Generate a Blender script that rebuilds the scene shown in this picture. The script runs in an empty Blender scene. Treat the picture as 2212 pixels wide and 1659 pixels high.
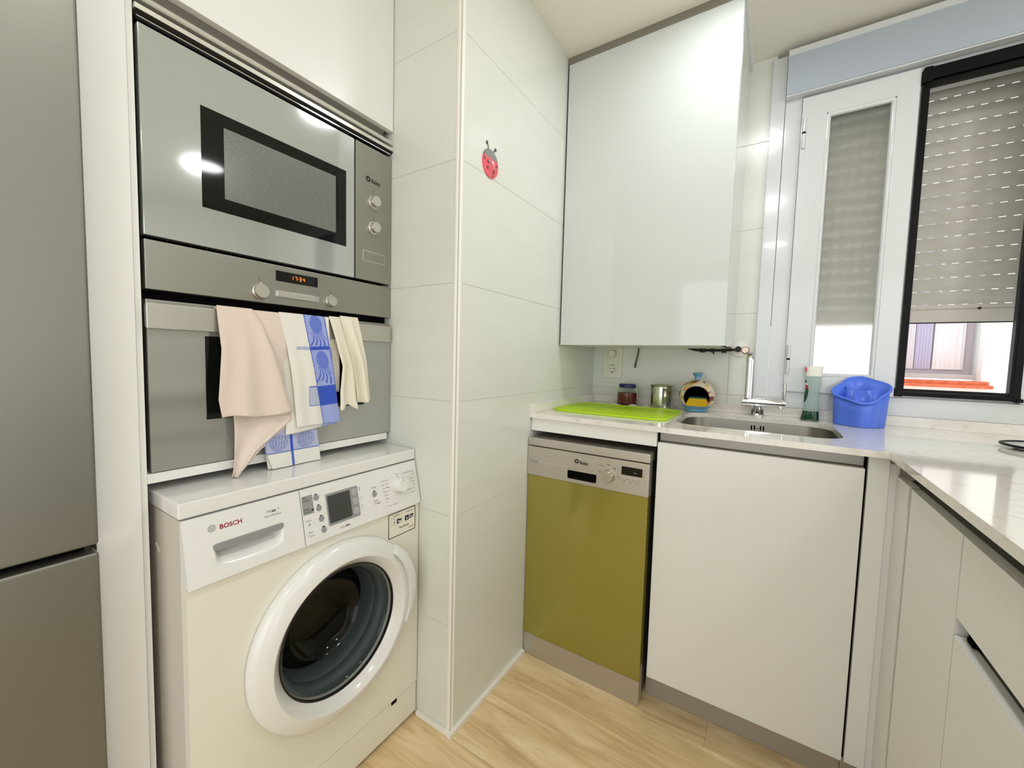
import bpy, bmesh, math, random
from mathutils import Vector, Matrix
random.seed(7)
sc = bpy.context.scene
COL = sc.collection
PI = math.pi

# ------------------------------------------------------------------ camera
cam_d = bpy.data.cameras.new('camera')
cam = bpy.data.objects.new('camera', cam_d); COL.objects.link(cam)
R_ = Vector((0.84172586, 0.53927342, 0.02611049)); U_ = Vector((-0.05678219, 0.04032824, 0.99757176)); F_ = Vector((-0.53691095, 0.84116456, -0.06456645))
m = Matrix((( R_.x, U_.x, -F_.x, 1.17453), (R_.y, U_.y, -F_.y, 0.23799), (R_.z, U_.z, -F_.z, 1.13689), (0, 0, 0, 1)))
cam.matrix_world = m
cam_d.sensor_fit = 'HORIZONTAL'; cam_d.sensor_width = 36.0; cam_d.lens = 36.0 * 873.09 / 2212.0
cam_d.clip_start = 0.02
sc.camera = cam

# ------------------------------------------------------------------ world, exposure
LAMP = 35.0          # strength of the ceiling lamps
SKY = 2.1            # overcast daylight in the light well
w = bpy.data.worlds.new('World'); sc.world = w; w.use_nodes = True
bg = w.node_tree.nodes['Background']; bg.inputs[0].default_value = (0.95, 0.975, 1.0, 1); bg.inputs[1].default_value = SKY
sc.view_settings.view_transform = 'Standard'; sc.view_settings.look = 'None'
sc.view_settings.gamma = 1.0; sc.view_settings.use_curve_mapping = False
sc.view_settings.exposure = 0.21

# ------------------------------------------------------------------ materials
def lin(c):
    c = c / 255.0
    return c / 12.92 if c <= 0.04045 else ((c + 0.055) / 1.055) ** 2.4
def L(rgb): return (lin(rgb[0]), lin(rgb[1]), lin(rgb[2]), 1)
MATS = {}
def M(name, rgb=(200, 200, 200), rough=0.5, metal=0.0, **k):
    if name in MATS: return MATS[name]
    mt = bpy.data.materials.new(name); mt.use_nodes = True
    nt = mt.node_tree; b = nt.nodes['Principled BSDF']
    b.inputs['Base Color'].default_value = L(rgb); b.inputs['Roughness'].default_value = rough; b.inputs['Metallic'].default_value = metal
    if 'emit' in k:
        b.inputs['Emission Color'].default_value = L(k.get('ecol', rgb)); b.inputs['Emission Strength'].default_value = k['emit']
    if 'trans' in k: b.inputs['Transmission Weight'].default_value = k['trans']
    if 'ior' in k: b.inputs['IOR'].default_value = k['ior']
    if 'coat' in k: b.inputs['Coat Weight'].default_value = k['coat']; b.inputs['Coat Roughness'].default_value = k.get('coatr', 0.05)
    if 'sheen' in k: b.inputs['Sheen Weight'].default_value = k['sheen']
    if 'spec' in k: b.inputs['Specular IOR Level'].default_value = k['spec']
    if 'alpha' in k: b.inputs['Alpha'].default_value = k['alpha']
    if 'aniso' in k: b.inputs['Anisotropic'].default_value = k['aniso']
    N = nt.nodes.new; Lk = nt.links.new
    if 'noise' in k or 'bump' in k or 'mix' in k:
        tc = N('ShaderNodeTexCoord'); mp = N('ShaderNodeMapping'); nz = N('ShaderNodeTexNoise')
        mp.inputs['Scale'].default_value = k.get('stretch', (1, 1, 1))
        nz.inputs['Scale'].default_value = k.get('noise', 40); nz.inputs['Detail'].default_value = k.get('detail', 4)
        Lk(tc.outputs['Object'], mp.inputs['Vector']); Lk(mp.outputs[0], nz.inputs['Vector'])
        if 'mix' in k:
            rp = N('ShaderNodeValToRGB')
            rp.color_ramp.elements[0].color = L(k['mix']); rp.color_ramp.elements[1].color = L(rgb)
            rp.color_ramp.elements[0].position = k.get('lo', 0.35); rp.color_ramp.elements[1].position = k.get('hi', 0.65)
            Lk(nz.outputs['Fac'], rp.inputs[0]); Lk(rp.outputs[0], b.inputs['Base Color'])
        if 'bump' in k:
            bp = N('ShaderNodeBump'); bp.inputs['Strength'].default_value = k['bump']; bp.inputs['Distance'].default_value = k.get('dist', 0.001)
            Lk(nz.outputs['Fac'], bp.inputs['Height']); Lk(bp.outputs[0], b.inputs['Normal'])
    MATS[name] = mt
    return mt
def vcol_mat(name, rough=0.9):
    mt = M(name, (255, 255, 255), rough, sheen=0.2, noise=900, bump=0.35, dist=0.0006)
    nt = mt.node_tree; a = nt.nodes.new('ShaderNodeVertexColor'); a.layer_name = 'print'
    nt.links.new(a.outputs[0], nt.nodes['Principled BSDF'].inputs['Base Color'])
    return mt
# the room
m_tile = M('glazed_tile', (221, 223, 214), 0.24, noise=5, mix=(218, 220, 210), stretch=(1, 1, 4), lo=0.3, hi=0.7, bump=0.03, dist=0.0005)
m_grout = M('grout', (198, 195, 183), 0.9)
m_paint = M('white_paint', (234, 230, 216), 0.85, noise=60, bump=0.05)
m_plain = M('plain_wall', (234, 232, 224), 0.8)
m_white_trim = M('white_trim', (236, 233, 224), 0.4)
m_floor_base = M('floor_base', (176, 146, 100), 0.9)
# joinery
m_lam = M('white_laminate', (233, 233, 228), 0.30, noise=300, bump=0.02)
m_gloss = M('white_gloss', (200, 206, 203), 0.055, coat=0.1, coatr=0.05)
m_gap = M('dark_gap', (14, 12, 14), 0.9, spec=0.05)
m_alu = M('grey_aluminium', (150, 146, 138), 0.38, 0.75, noise=30, stretch=(1, 1, 1), bump=0.02)
m_alu_l = M('light_aluminium', (215, 214, 205), 0.3, 0.6)
m_plinth = M('grey_plinth', (176, 169, 157), 0.45, 0.4)
m_steel = M('brushed_steel', (156, 156, 146), 0.36, 0.88, noise=200, stretch=(1, 1, 40), bump=0.03, dist=0.0003)
m_steel_d = M('fridge_steel', (130, 129, 120), 0.40, 0.75, noise=350, bump=0.05, dist=0.0003)
m_steel_mirror = M('silver_glass', (188, 194, 192), 0.07, 0.55, coat=0.5)
m_knob = M('knob_metal', (214, 212, 204), 0.25, 0.9)
m_black_glass = M('black_glass', (10, 12, 11), 0.05, spec=0.35)
m_screen_mesh = M('oven_screen', (128, 131, 126), 0.22, 0.1, noise=900, mix=(96, 99, 94))
m_ink = M('dark_print', (55, 56, 52), 0.6)
m_ink_grey = M('grey_print', (140, 142, 140), 0.6)
m_ink_red = M('red_print', (140, 12, 30), 0.6)
m_amber = M('amber_digits', (255, 150, 60), 0.5, emit=2.2, ecol=(255, 120, 40))
m_enamel = M('white_enamel', (228, 228, 224), 0.18, coat=0.3)
m_enamel_c = M('cream_enamel', (231, 229, 215), 0.28, coat=0.2)
m_grey_plastic = M('grey_plastic', (146, 148, 148), 0.35)
m_lcd = M('dark_lcd', (62, 64, 62), 0.2)
m_rubber = M('grey_rubber', (128, 138, 142), 0.45)
m_drum = M('drum_steel', (95, 90, 80), 0.3, 0.8)
m_bowl = M('door_glass', (190, 196, 192), 0.02, trans=1.0, ior=1.3)
m_green = M('olive_panel', (150, 142, 62), 0.16, 0.3, coat=0.4, noise=900, bump=0.03, dist=0.0002)
m_dw = M('dishwasher_steel', (188, 183, 172), 0.36, 0.7, noise=400, bump=0.04, dist=0.0003)
m_quartz = M('quartz', (230, 226, 217), 0.07, noise=38, mix=(216, 210, 199), lo=0.28, hi=0.46, detail=8, coat=0.2)
m_sink = M('sink_steel', (142, 137, 128), 0.34, 0.9, noise=120, bump=0.03)
m_chrome = M('chrome', (225, 225, 228), 0.06, 1.0)
m_brass = M('aged_brass', (120, 92, 72), 0.4, 0.6)
m_darkmetal = M('dark_metal', (52, 48, 44), 0.5, 0.6)
m_pvc = M('white_pvc', (208, 212, 212), 0.16, coat=0.3)
m_blackalu = M('black_aluminium', (9, 8, 9), 0.4, spec=0.15)
m_cass = M('bluish_grey_panel', (168, 177, 188), 0.5, noise=500, bump=0.03)
m_slat = M('shutter_slat', (226, 223, 212), 0.5, noise=14, mix=(216, 211, 200))
m_rail = M('shutter_rail', (232, 224, 216), 0.45)
m_frost = M('frosted_glass', (236, 237, 233), 0.34, trans=0.93, ior=1.32)
m_lime = M('lime_silicone', (178, 214, 4), 0.45)
m_limed = M('lime_silicone_holes', (104, 138, 2), 0.6)
m_navy = M('navy_lid', (18, 28, 92), 0.35)
m_glass = M('clear_glass', (240, 245, 240), 0.03, trans=1.0, ior=1.2)
m_jam = M('red_jam', (112, 12, 10), 0.15, coat=0.5)
m_paper = M('white_paper', (228, 226, 218), 0.9)
m_tin = M('polished_tin', (196, 194, 180), 0.16, 0.95)
m_cer_w = M('cream_ceramic', (222, 212, 184), 0.2, coat=0.4)
m_cer_b = M('blue_ceramic', (104, 158, 188), 0.2, coat=0.4)
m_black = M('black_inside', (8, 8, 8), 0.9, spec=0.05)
m_sponge = M('yellow_sponge', (222, 178, 20), 0.95, noise=220, bump=0.8, dist=0.003)
m_scour = M('green_scourer', (50, 96, 92), 0.95, noise=400, bump=0.6, dist=0.002)
m_socket = M('socket_plastic', (226, 222, 206), 0.35)
m_bluep = M('blue_plastic', (84, 122, 232), 0.35)
m_soapb = M('bottle_plastic', (218, 234, 230), 0.12, trans=0.75, ior=1.1)
m_soap = M('green_soap', (4, 64, 36), 0.15, coat=0.5)
m_capw = M('translucent_cap', (232, 232, 222), 0.3)
m_redp = M('red_plastic', (204, 32, 48), 0.35)
m_pinkred = M('ladybird_red', (230, 90, 102), 0.4, coat=0.1)
m_ladygrey = M('ladybird_grey', (128, 131, 127), 0.35, coat=0.3)
m_ladydark = M('ladybird_outline', (62, 66, 74), 0.5)
m_spot = M('ladybird_spot', (128, 56, 54), 0.5)
m_facade = M('render_white', (244, 244, 240), 0.9, noise=30, bump=0.1)
m_curtain = M('lilac_curtain', (240, 232, 236), 0.9, noise=300, bump=0.1)
m_curtain2 = M('mauve_blind', (206, 198, 222), 0.9)
m_winin = M('mauve_glass', (190, 178, 188), 0.3)
m_terra = M('terracotta', (226, 122, 84), 0.8, noise=50, mix=(206, 96, 62))
m_lampw = M('lamp_diffuser', (255, 255, 255), 0.5, emit=LAMP, ecol=(252, 253, 255))

# wood planks: colour per plank and grain
m_wood = bpy.data.materials.new('oak_plank'); m_wood.use_nodes = True
nt = m_wood.node_tree; b = nt.nodes['Principled BSDF']; b.inputs['Roughness'].default_value = 0.42
N = nt.nodes.new; K = nt.links.new
tc = N('ShaderNodeTexCoord'); oi = N('ShaderNodeObjectInfo'); mp = N('ShaderNodeMapping'); mp.inputs['Scale'].default_value = (2.6, 22, 1)
add = N('ShaderNodeVectorMath'); add.operation = 'ADD'
mulr = N('ShaderNodeMath'); mulr.operation = 'MULTIPLY'; mulr.inputs[1].default_value = 37.0
K(oi.outputs['Random'], mulr.inputs[0]); K(tc.outputs['Object'], add.inputs[0]); K(mulr.outputs[0], add.inputs[1]); K(add.outputs[0], mp.inputs[0])
nz = N('ShaderNodeTexNoise'); nz.inputs['Scale'].default_value = 1.0; nz.inputs['Detail'].default_value = 7; nz.inputs['Roughness'].default_value = 0.62; nz.inputs['Distortion'].default_value = 1.3
K(mp.outputs[0], nz.inputs[0])
rp = N('ShaderNodeValToRGB'); rp.color_ramp.elements[0].position = 0.28; rp.color_ramp.elements[1].position = 0.72
rp.color_ramp.elements[0].color = L((188, 158, 112)); rp.color_ramp.elements[1].color = L((240, 220, 180))
e = rp.color_ramp.elements.new(0.5); e.color = L((222, 195, 148))
K(nz.outputs['Fac'], rp.inputs[0])
hs = N('ShaderNodeHueSaturation'); mr = N('ShaderNodeMapRange'); mr.inputs['To Min'].default_value = 0.88; mr.inputs['To Max'].default_value = 1.08
K(oi.outputs['Random'], mr.inputs[0]); K(mr.outputs[0], hs.inputs['Value']); K(rp.outputs[0], hs.inputs['Color']); K(hs.outputs[0], b.inputs['Base Color'])
bp = N('ShaderNodeBump'); bp.inputs['Strength'].default_value = 0.08; bp.inputs['Distance'].default_value = 0.001; K(nz.outputs['Fac'], bp.inputs['Height']); K(bp.outputs[0], b.inputs['Normal'])

# insect mesh: fine wires cover about a tenth of the opening
m_net = bpy.data.materials.new('insect_net'); m_net.use_nodes = True
nt = m_net.node_tree; nt.nodes.remove(nt.nodes['Principled BSDF'])
d = nt.nodes.new('ShaderNodeBsdfDiffuse'); d.inputs[0].default_value = (0.03, 0.03, 0.03, 1); t = nt.nodes.new('ShaderNodeBsdfTransparent'); mx = nt.nodes.new('ShaderNodeMixShader'); mx.inputs[0].default_value = 0.10
nt.links.new(t.outputs[0], mx.inputs[1]); nt.links.new(d.outputs[0], mx.inputs[2]); nt.links.new(mx.outputs[0], nt.nodes['Material Output'].inputs[0])

# ------------------------------------------------------------------ geometry helpers
class MB:
    def __init__(s): s.bm = bmesh.new(); s.hb = False
    def box(s, x0, x1, y0, y1, z0, z1, bev=0.0, seg=2):
        t = bmesh.new(); bmesh.ops.create_cube(t, size=1.0)
        for v in t.verts: v.co = Vector(((x0 + x1) / 2 + v.co.x * (x1 - x0), (y0 + y1) / 2 + v.co.y * (y1 - y0), (z0 + z1) / 2 + v.co.z * (z1 - z0)))
        if bev > 0:
            s.hb = True; bmesh.ops.bevel(t, geom=list(t.edges), offset=bev, segments=seg, affect='EDGES', profile=0.6)
        s.merge(t); return s
    def merge(s, t, mat=None):
        vm = {}
        for v in t.verts: vm[v] = s.bm.verts.new(mat @ v.co if mat else v.co)
        for f in t.faces:
            try: s.bm.faces.new([vm[v] for v in f.verts])
            except ValueError: pass
        t.free(); return s
    def lathe(s, prof, c, axis='Z', n=32, a0=0.0, a1=2 * PI):
        # prof: (radius, height along axis)
        c = Vector(c); full = abs(a1 - a0 - 2 * PI) < 1e-6; cnt = n if full else n + 1
        rings = []
        for r, h in prof:
            ring = []
            if r < 1e-6 and full: ring = [s.bm.verts.new(c + s._ax(axis, 0, 0, h))] * cnt
            else:
                for i in range(cnt):
                    a = a0 + (a1 - a0) * i / n
                    ring.append(s.bm.verts.new(c + s._ax(axis, r * math.cos(a), r * math.sin(a), h)))
            rings.append(ring)
        for A, B in zip(rings, rings[1:]):
            for i in range(n):
                j = (i + 1) % cnt
                q = [A[i], A[j], B[j], B[i]]; u = []
                for v in q:
                    if v not in u: u.append(v)
                if len(u) >= 3:
                    try: s.bm.faces.new(u)
                    except ValueError: pass
        return s
    @staticmethod
    def _ax(axis, a, b, h):
        return Vector((h, a, b)) if axis == 'X' else (Vector((a, h, b)) if axis == 'Y' else Vector((a, b, h)))
    def cyl(s, c, axis, r, h, n=24, bev=0.0, r2=None):
        r2 = r if r2 is None else r2
        if bev: pr = [(0, 0), (r - bev, 0), (r, bev), (r2, h - bev), (r2 - bev, h), (0, h)]
        else: pr = [(0, 0), (r, 0), (r2, h), (0, h)]
        return s.lathe(pr, c, axis, n)
    def tube(s, pts, r, n=10, caps=True):
        pts = [Vector(p) for p in pts]; rs = r if isinstance(r, (list, tuple)) else [r] * len(pts)
        rings = []; up = None
        for i, p in enumerate(pts):
            d = (pts[min(i + 1, len(pts) - 1)] - pts[max(i - 1, 0)]).normalized()
            if up is None: up = Vector((0, 0, 1)) if abs(d.z) < 0.9 else Vector((1, 0, 0))
            x = d.cross(up).normalized(); y = x.cross(d).normalized(); up = y
            rings.append([s.bm.verts.new(p + rs[i] * (math.cos(2 * PI * k / n) * x + math.sin(2 * PI * k / n) * y)) for k in range(n)])
        for A, B in zip(rings, rings[1:]):
            for k in range(n): s.bm.faces.new([A[k], A[(k + 1) % n], B[(k + 1) % n], B[k]])
        if caps: s.bm.faces.new(rings[0][::-1]); s.bm.faces.new(rings[-1])
        return s
    def prism(s, poly, axis, h0, h1, holes=()):
        # poly in the plane across axis ((y,z), (x,z) or (x,y)), filled and extruded from h0 to h1
        t = bmesh.new()
        for loop in [poly] + list(holes):
            vs = [t.verts.new(s._ax(axis, p[0], p[1], h0)) for p in loop]
            for i in range(len(vs)): t.edges.new((vs[i], vs[(i + 1) % len(vs)]))
        bmesh.ops.triangle_fill(t, use_beauty=True, use_dissolve=False, edges=list(t.edges))
        g = bmesh.ops.extrude_face_region(t, geom=list(t.faces))
        bmesh.ops.translate(t, verts=[v for v in g['geom'] if isinstance(v, bmesh.types.BMVert)], vec=s._ax(axis, 0, 0, h1 - h0))
        bmesh.ops.recalc_face_normals(t, faces=list(t.faces))
        s.merge(t); return s
    def grid(s, fn, nu, nv):
        V = [[s.bm.verts.new(fn(i / nu, j / nv)) for j in range(nv + 1)] for i in range(nu + 1)]
        for i in range(nu):
            for j in range(nv): s.bm.faces.new([V[i][j], V[i + 1][j], V[i + 1][j + 1], V[i][j + 1]])
        return s
    def sphere(s, c, r, n=20, sc3=(1, 1, 1)):
        t = bmesh.new(); bmesh.ops.create_uvsphere(t, u_segments=n, v_segments=n // 2, radius=r)
        for v in t.verts: v.co = Vector(c) + Vector((v.co.x * sc3[0], v.co.y * sc3[1], v.co.z * sc3[2]))
        s.merge(t); return s
ROOT = {}
def link(name, me, mat, parent, smooth):
    o = bpy.data.objects.new(name, me); COL.objects.link(o)
    if mat: me.materials.append(mat)
    if smooth:
        me.shade_smooth(); me.set_sharp_from_angle(angle=math.radians(smooth))
    if parent: o.parent = parent; ROOT[o] = ROOT[parent]
    else: ROOT[o] = Vector((0, 0, 0))
    return o
def part(name, mb, mat, parent=None, smooth=35, label=None, normals=True):
    if normals: bmesh.ops.recalc_face_normals(mb.bm, faces=list(mb.bm.faces))
    if parent:
        off = ROOT[parent]
        for v in mb.bm.verts: v.co -= off
    me = bpy.data.meshes.new(name); mb.bm.to_mesh(me); mb.bm.free()
    o = link(name, me, mat, parent, smooth)
    if mb.hb and smooth:
        wn_ = o.modifiers.new('weighted_normals', 'WEIGHTED_NORMAL'); wn_.keep_sharp = True; wn_.weight = 100
    if label: o['label'] = label
    return o
def thing(name, label, cat, loc=(0, 0, 0), group=None):
    o = bpy.data.objects.new(name, None); COL.objects.link(o); o.empty_display_size = 0.05
    o.location = loc; ROOT[o] = Vector(loc); o['label'] = label; o['category'] = cat
    if group: o['group'] = group
    return o
def struct(name, mb, mat, label=None):
    o = part(name, mb, mat); o['kind'] = 'structure'
    if label: o['label'] = label
    return o
def single(name, mb, mat, label, cat, group=None, smooth=35):
    # a thing that is one mesh, origin moved to its base centre
    vs = [v.co for v in mb.bm.verts]
    c = Vector(((min(v.x for v in vs) + max(v.x for v in vs)) / 2, (min(v.y for v in vs) + max(v.y for v in vs)) / 2, min(v.z for v in vs)))
    for v in mb.bm.verts: v.co -= c
    o = part(name, mb, mat, None, smooth); o.location = c; ROOT[o] = c
    o['label'] = label; o['category'] = cat
    if group: o['group'] = group
    return o
def dup(root, loc, label=None):
    r = root.copy(); COL.objects.link(r); r.location = loc
    if label: r['label'] = label
    for ch in list(root.children):
        c = ch.copy(); COL.objects.link(c); c.parent = r
        for g in ch.children:
            d2 = g.copy(); COL.objects.link(d2); d2.parent = c
    return r
def B(*a, **k): return MB().box(*a, **k)
def text(s, size, org, u, v, mat, parent, align='LEFT', name='lettering', bold=0.0, shear=0.0):
    cu = bpy.data.curves.new('t', 'FONT'); cu.body = s; cu.size = size; cu.align_x = align; cu.align_y = 'CENTER'; cu.offset = bold; cu.shear = shear; cu.resolution_u = 2
    to = bpy.data.objects.new('t', cu); COL.objects.link(to)
    bpy.context.view_layer.update()
    me = bpy.data.meshes.new_from_object(to.evaluated_get(bpy.context.evaluated_depsgraph_get()))
    bpy.data.objects.remove(to); bpy.data.curves.remove(cu)
    u = Vector(u).normalized(); v = Vector(v).normalized(); org = Vector(org) - ROOT[parent]
    for p in me.vertices: p.co = org + u * p.co.x + v * p.co.y
    me.materials.clear()
    return link(name, me, mat, parent, 0)
def ring(c, axis, r, wd, h, n=24, a0=0, a1=2 * PI):
    return MB().lathe([(r - wd, 0), (r - wd, h), (r, h), (r, 0), (r - wd, 0)], c, axis, n, a0, a1)
def rrect(x0, x1, y0, y1, r, n=6):
    P = []
    for cx, cy, a in ((x1 - r, y1 - r, 0), (x0 + r, y1 - r, PI / 2), (x0 + r, y0 + r, PI), (x1 - r, y0 + r, 1.5 * PI)):
        for i in range(n + 1):
            t = a + PI / 2 * i / n; P.append((cx + r * math.cos(t), cy + r * math.sin(t)))
    return P
def interp(tab, z):
    # tab: [(key, value)] any order
    tab = sorted(tab)
    if z <= tab[0][0]: return tab[0][1]
    for (a, p), (b2, q) in zip(tab, tab[1:]):
        if z <= b2: return p + (q - p) * (z - a) / (b2 - a)
    return tab[-1][1]

# ------------------------------------------------------------------ ceiling lamps
def lamp(x, y, label):
    t = thing('ceiling_light', label, 'lamp', (x, y, 2.318), 'flush ceiling lamps')
    part('housing', MB().lathe([(0.100, 0.015), (0.112, 0.015), (0.112, 0.004), (0.108, 0.0), (0.100, 0.0), (0.098, 0.004)], (x, y, 2.318), 'Z', 40), m_white_trim, t)
    part('diffuser', MB().lathe([(0.099, 0.004), (0.06, 0.0022), (0, 0.002)], (x, y, 2.318), 'Z', 40), m_lampw, t)
    return t
lamp(1.06, 1.475, 'round flush ceiling lamp mirrored in the tall wall cabinet door')
lamp(1.10, 0.48, 'round flush ceiling lamp mirrored low on the white window jamb')
lamp(2.28, 1.42, 'round flush ceiling lamp mirrored in the microwave door')
lamp(2.28, 0.45, 'round flush ceiling lamp behind the camera over the right cabinets')
lamp(1.14, -0.75, 'round flush ceiling lamp farthest behind the camera')

# ------------------------------------------------------------------ room shell
CE = 2.333
fl = struct('floor', B(-0.6, 3.2, -2.2, 2.3, -0.06, -0.006), m_floor_base, 'oak plank floor')
pw, pl = 0.1985, 1.22
r = 0
y = 1.311 - 18 * pw
while y < 2.2:
    off = (0.81 + 0.43 * (r * 7 % 5) - 0.43 * (18 * 7 % 5)) % pl - pl
    x = -0.6 + off
    while x < 3.2:
        a, c = max(x, -0.6), min(x + pl, 3.2)
        if c - a > 0.02:
            part('plank', B(a + 0.0002, c - 0.0002, max(y, -2.2) + 0.0002, min(y + pw, 2.3) - 0.0002, -0.006, 0.0, 0.0004, 1), m_wood, fl, 0)
        x += pl
    y += pw; r += 1
struct('ceiling', B(-0.6, 3.2, -2.2, 2.3, CE, CE + 0.08), m_paint, 'plain off-white ceiling')
XP, YP, YB = 0.4245, 1.118, 2.165          # column face, column side, window wall
wl = struct('wall_left', B(-0.75, -0.46, -2.2, 2.33, 0, CE).box(-0.46, XP - 0.0007, YP + 0.0007, 2.33, 0, CE), m_grout, 'tiled column and wall on the left')
rows = []
z = -0.0046
while z < CE - 0.02:
    rows.append((max(z, 0.0), min(z + 0.337, CE))); z += 0.337
G = 0.0010
for z0, z1 in rows:
    part('tile', B(-0.17 + G, XP - 0.010, YP, YP + 0.009, z0 + G, z1 - G, 0.0005, 1), m_tile, wl, 0)
    part('tile', B(XP - 0.009, XP, YP + 0.010, 1.736 - G, z0 + G, z1 - G, 0.0005, 1), m_tile, wl, 0)
    part('tile', B(XP - 0.009, XP, 1.736 + G, YB, z0 + G, z1 - G, 0.0005, 1), m_tile, wl, 0)
struct('trim_1', MB().lathe([(0, 0.012), (0.0128, 0.012), (0.0128, CE), (0, CE)], (XP - 0.0110, YP + 0.0110, 0), 'Z', 16), m_white_trim, 'white corner bead on the tiled column')
wb = struct('wall_back', B(XP - 0.02, 1.13, YB + 0.0007, 2.34, 0, CE).box(1.13, 2.32, YB + 0.008, 2.34, 0, 0.955).box(1.13, 2.32, YB + 0.02, 2.34, 2.29, CE).box(2.32, 3.2, YB, 2.34, 0, CE), m_grout, 'tiled window wall')
for z0, z1 in rows:
    if z1 < 0.9: continue
    part('tile', B(XP, 1.0245 - G, YB, YB + 0.009, z0 + G, z1 - G, 0.0005, 1), m_tile, wb, 0)
    part('tile', B(1.0245 + G, 1.13, YB, YB + 0.009, z0 + G, z1 - G, 0.0005, 1), m_tile, wb, 0)
struct('wall_right', B(3.2, 3.35, 1.00, 2.34, 0, CE).box(3.2, 3.35, -2.2, -0.75, 0, CE).box(3.2, 3.35, -0.75, 1.00, 2.2, CE), m_plain, 'plain wall on the right with an opening added for fill light')
struct('wall_front', B(-0.75, 0.1, -2.35, -2.2, 0, CE).box(3.1, 3.35, -2.35, -2.2, 0, CE).box(0.1, 3.1, -2.35, -2.2, 2.2, CE), m_plain, 'plain wall behind the camera with an opening added for fill light')
def fill_doorway(name, axis, a, b2, c, label):  # unseen, assumed openings added to let sky in as soft fill light
    d = MB()
    bx = (lambda u0, u1, z0, z1: d.box(u0, u1, c - 0.03, c + 0.03, z0, z1, 0.003)) if axis == 'Y' else (lambda u0, u1, z0, z1: d.box(c - 0.03, c + 0.03, u0, u1, z0, z1, 0.003))
    bx(a, a + 0.06, 0, 2.2); bx(b2 - 0.06, b2, 0, 2.2); bx(a, b2, 2.14, 2.2); bx(a, b2, 0.0, 0.05)
    struct(name, d, m_white_trim, label)
fill_doorway('fill_door_1', 'X', -0.75, 1.00, 3.27, 'frame of the added fill-light opening in the right wall')
fill_doorway('fill_door_2', 'Y', 0.1, 3.1, -2.27, 'frame of the added fill-light opening behind the camera')
struct('baseboard_left', MB().prism([(YP - 0.013, 0.0005), (1.536, 0.0005), (1.536, 0.014), (YP - 0.013, 0.014)], 'X', XP, XP + 0.012), m_white_trim, 'thin white strip along the foot of the column')
struct('baseboard_front', B(0.29, XP, YP - 0.012, YP, 0.0005, 0.014, 0.002), m_white_trim, 'thin white strip along the side foot of the column')

# ------------------------------------------------------------------ window
wn = bpy.data.objects.new('window_1', None); COL.objects.link(wn); wn.location = (1.13, 2.15, 0.97); ROOT[wn] = Vector(wn.location); wn['kind'] = 'structure'
wn['label'] = 'white window with a frosted casement and a black-framed insect screen'
part('frame', B(1.117, 1.1645, 2.150, 2.172, 0.969, 2.31, 0.002).box(1.1655, 1.2185, 2.147, 2.205, 0.969, 2.305, 0.002), m_pvc, wn)
part('frame', B(1.2185, 2.32, 2.148, 2.205, 0.969, 1.0335, 0.003).box(1.2185, 2.32, 2.152, 2.205, 2.128, 2.305, 0.002), m_pvc, wn)
part('frame', B(1.515, 1.556, 2.152, 2.205, 1.0335, 2.128, 0.002).box(1.555, 1.835, 2.165, 2.205, 2.075, 2.128).box(1.555, 1.835, 2.165, 2.205, 1.0335, 1.062), m_pvc, wn)
part('frame', B(1.8315, 1.90, 2.143, 2.205, 1.0335, 2.128, 0.003), m_pvc, wn)
def sash(x0, x1, gx0, gx1):
    z0, z1, gz0, gz1 = 1.0345, 2.131, 1.105, 2.05
    s = MB()
    s.box(x0, gx0 - 0.008, 2.136, 2.18, z0, z1, 0.003).box(gx1 + 0.008, x1, 2.136, 2.18, z0, z1, 0.003)
    s.box(gx0 - 0.01, gx1 + 0.01, 2.1365, 2.18, z0, gz0 - 0.008, 0.003).box(gx0 - 0.01, gx1 + 0.01, 2.1365, 2.18, gz1 + 0.008, z1, 0.003)
    so = part('sash', s, m_pvc, wn)
    b2 = MB()      # rounded glazing bead
    pts = [(gx0 - 0.004, gz0 - 0.004), (gx1 + 0.004, gz0 - 0.004), (gx1 + 0.004, gz1 + 0.004), (gx0 - 0.004, gz1 + 0.004)]
    for i in range(4):
        (ax, az), (bx, bz) = pts[i], pts[(i + 1) % 4]
        b2.tube([(ax, 2.146, az), (bx, 2.146, bz)], 0.009, 12)
    part('glazing_bead', b2, m_pvc, so)
    part('pane', B(gx0 - 0.006, gx1 + 0.006, 2.158, 2.163, gz0 - 0.006, gz1 + 0.006), m_frost, so, 0, 'frosted glass pane')
    return so
s1 = sash(1.219, 1.540, 1.303, 1.475)
for za, zb in ((1.947, 2.057), (1.105, 1.215)):
    zm = (za + zb) / 2
    h = part('hinge', MB().cyl((1.2285, 2.132, zm + 0.003), 'Z', 0.0062, zb - zm - 0.003, 14, 0.001).cyl((1.2285, 2.132, za), 'Z', 0.0062, zm - za - 0.003, 14, 0.001), m_pvc, s1)
    # pivot pin joint between the two leaves
    part('hinge', MB().cyl((1.2285, 2.132, zm - 0.003), 'Z', 0.0056, 0.006, 12), m_gap, s1, label='dark joint of the hinge')
sash(1.905, 2.31, 1.975, 2.24)
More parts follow.
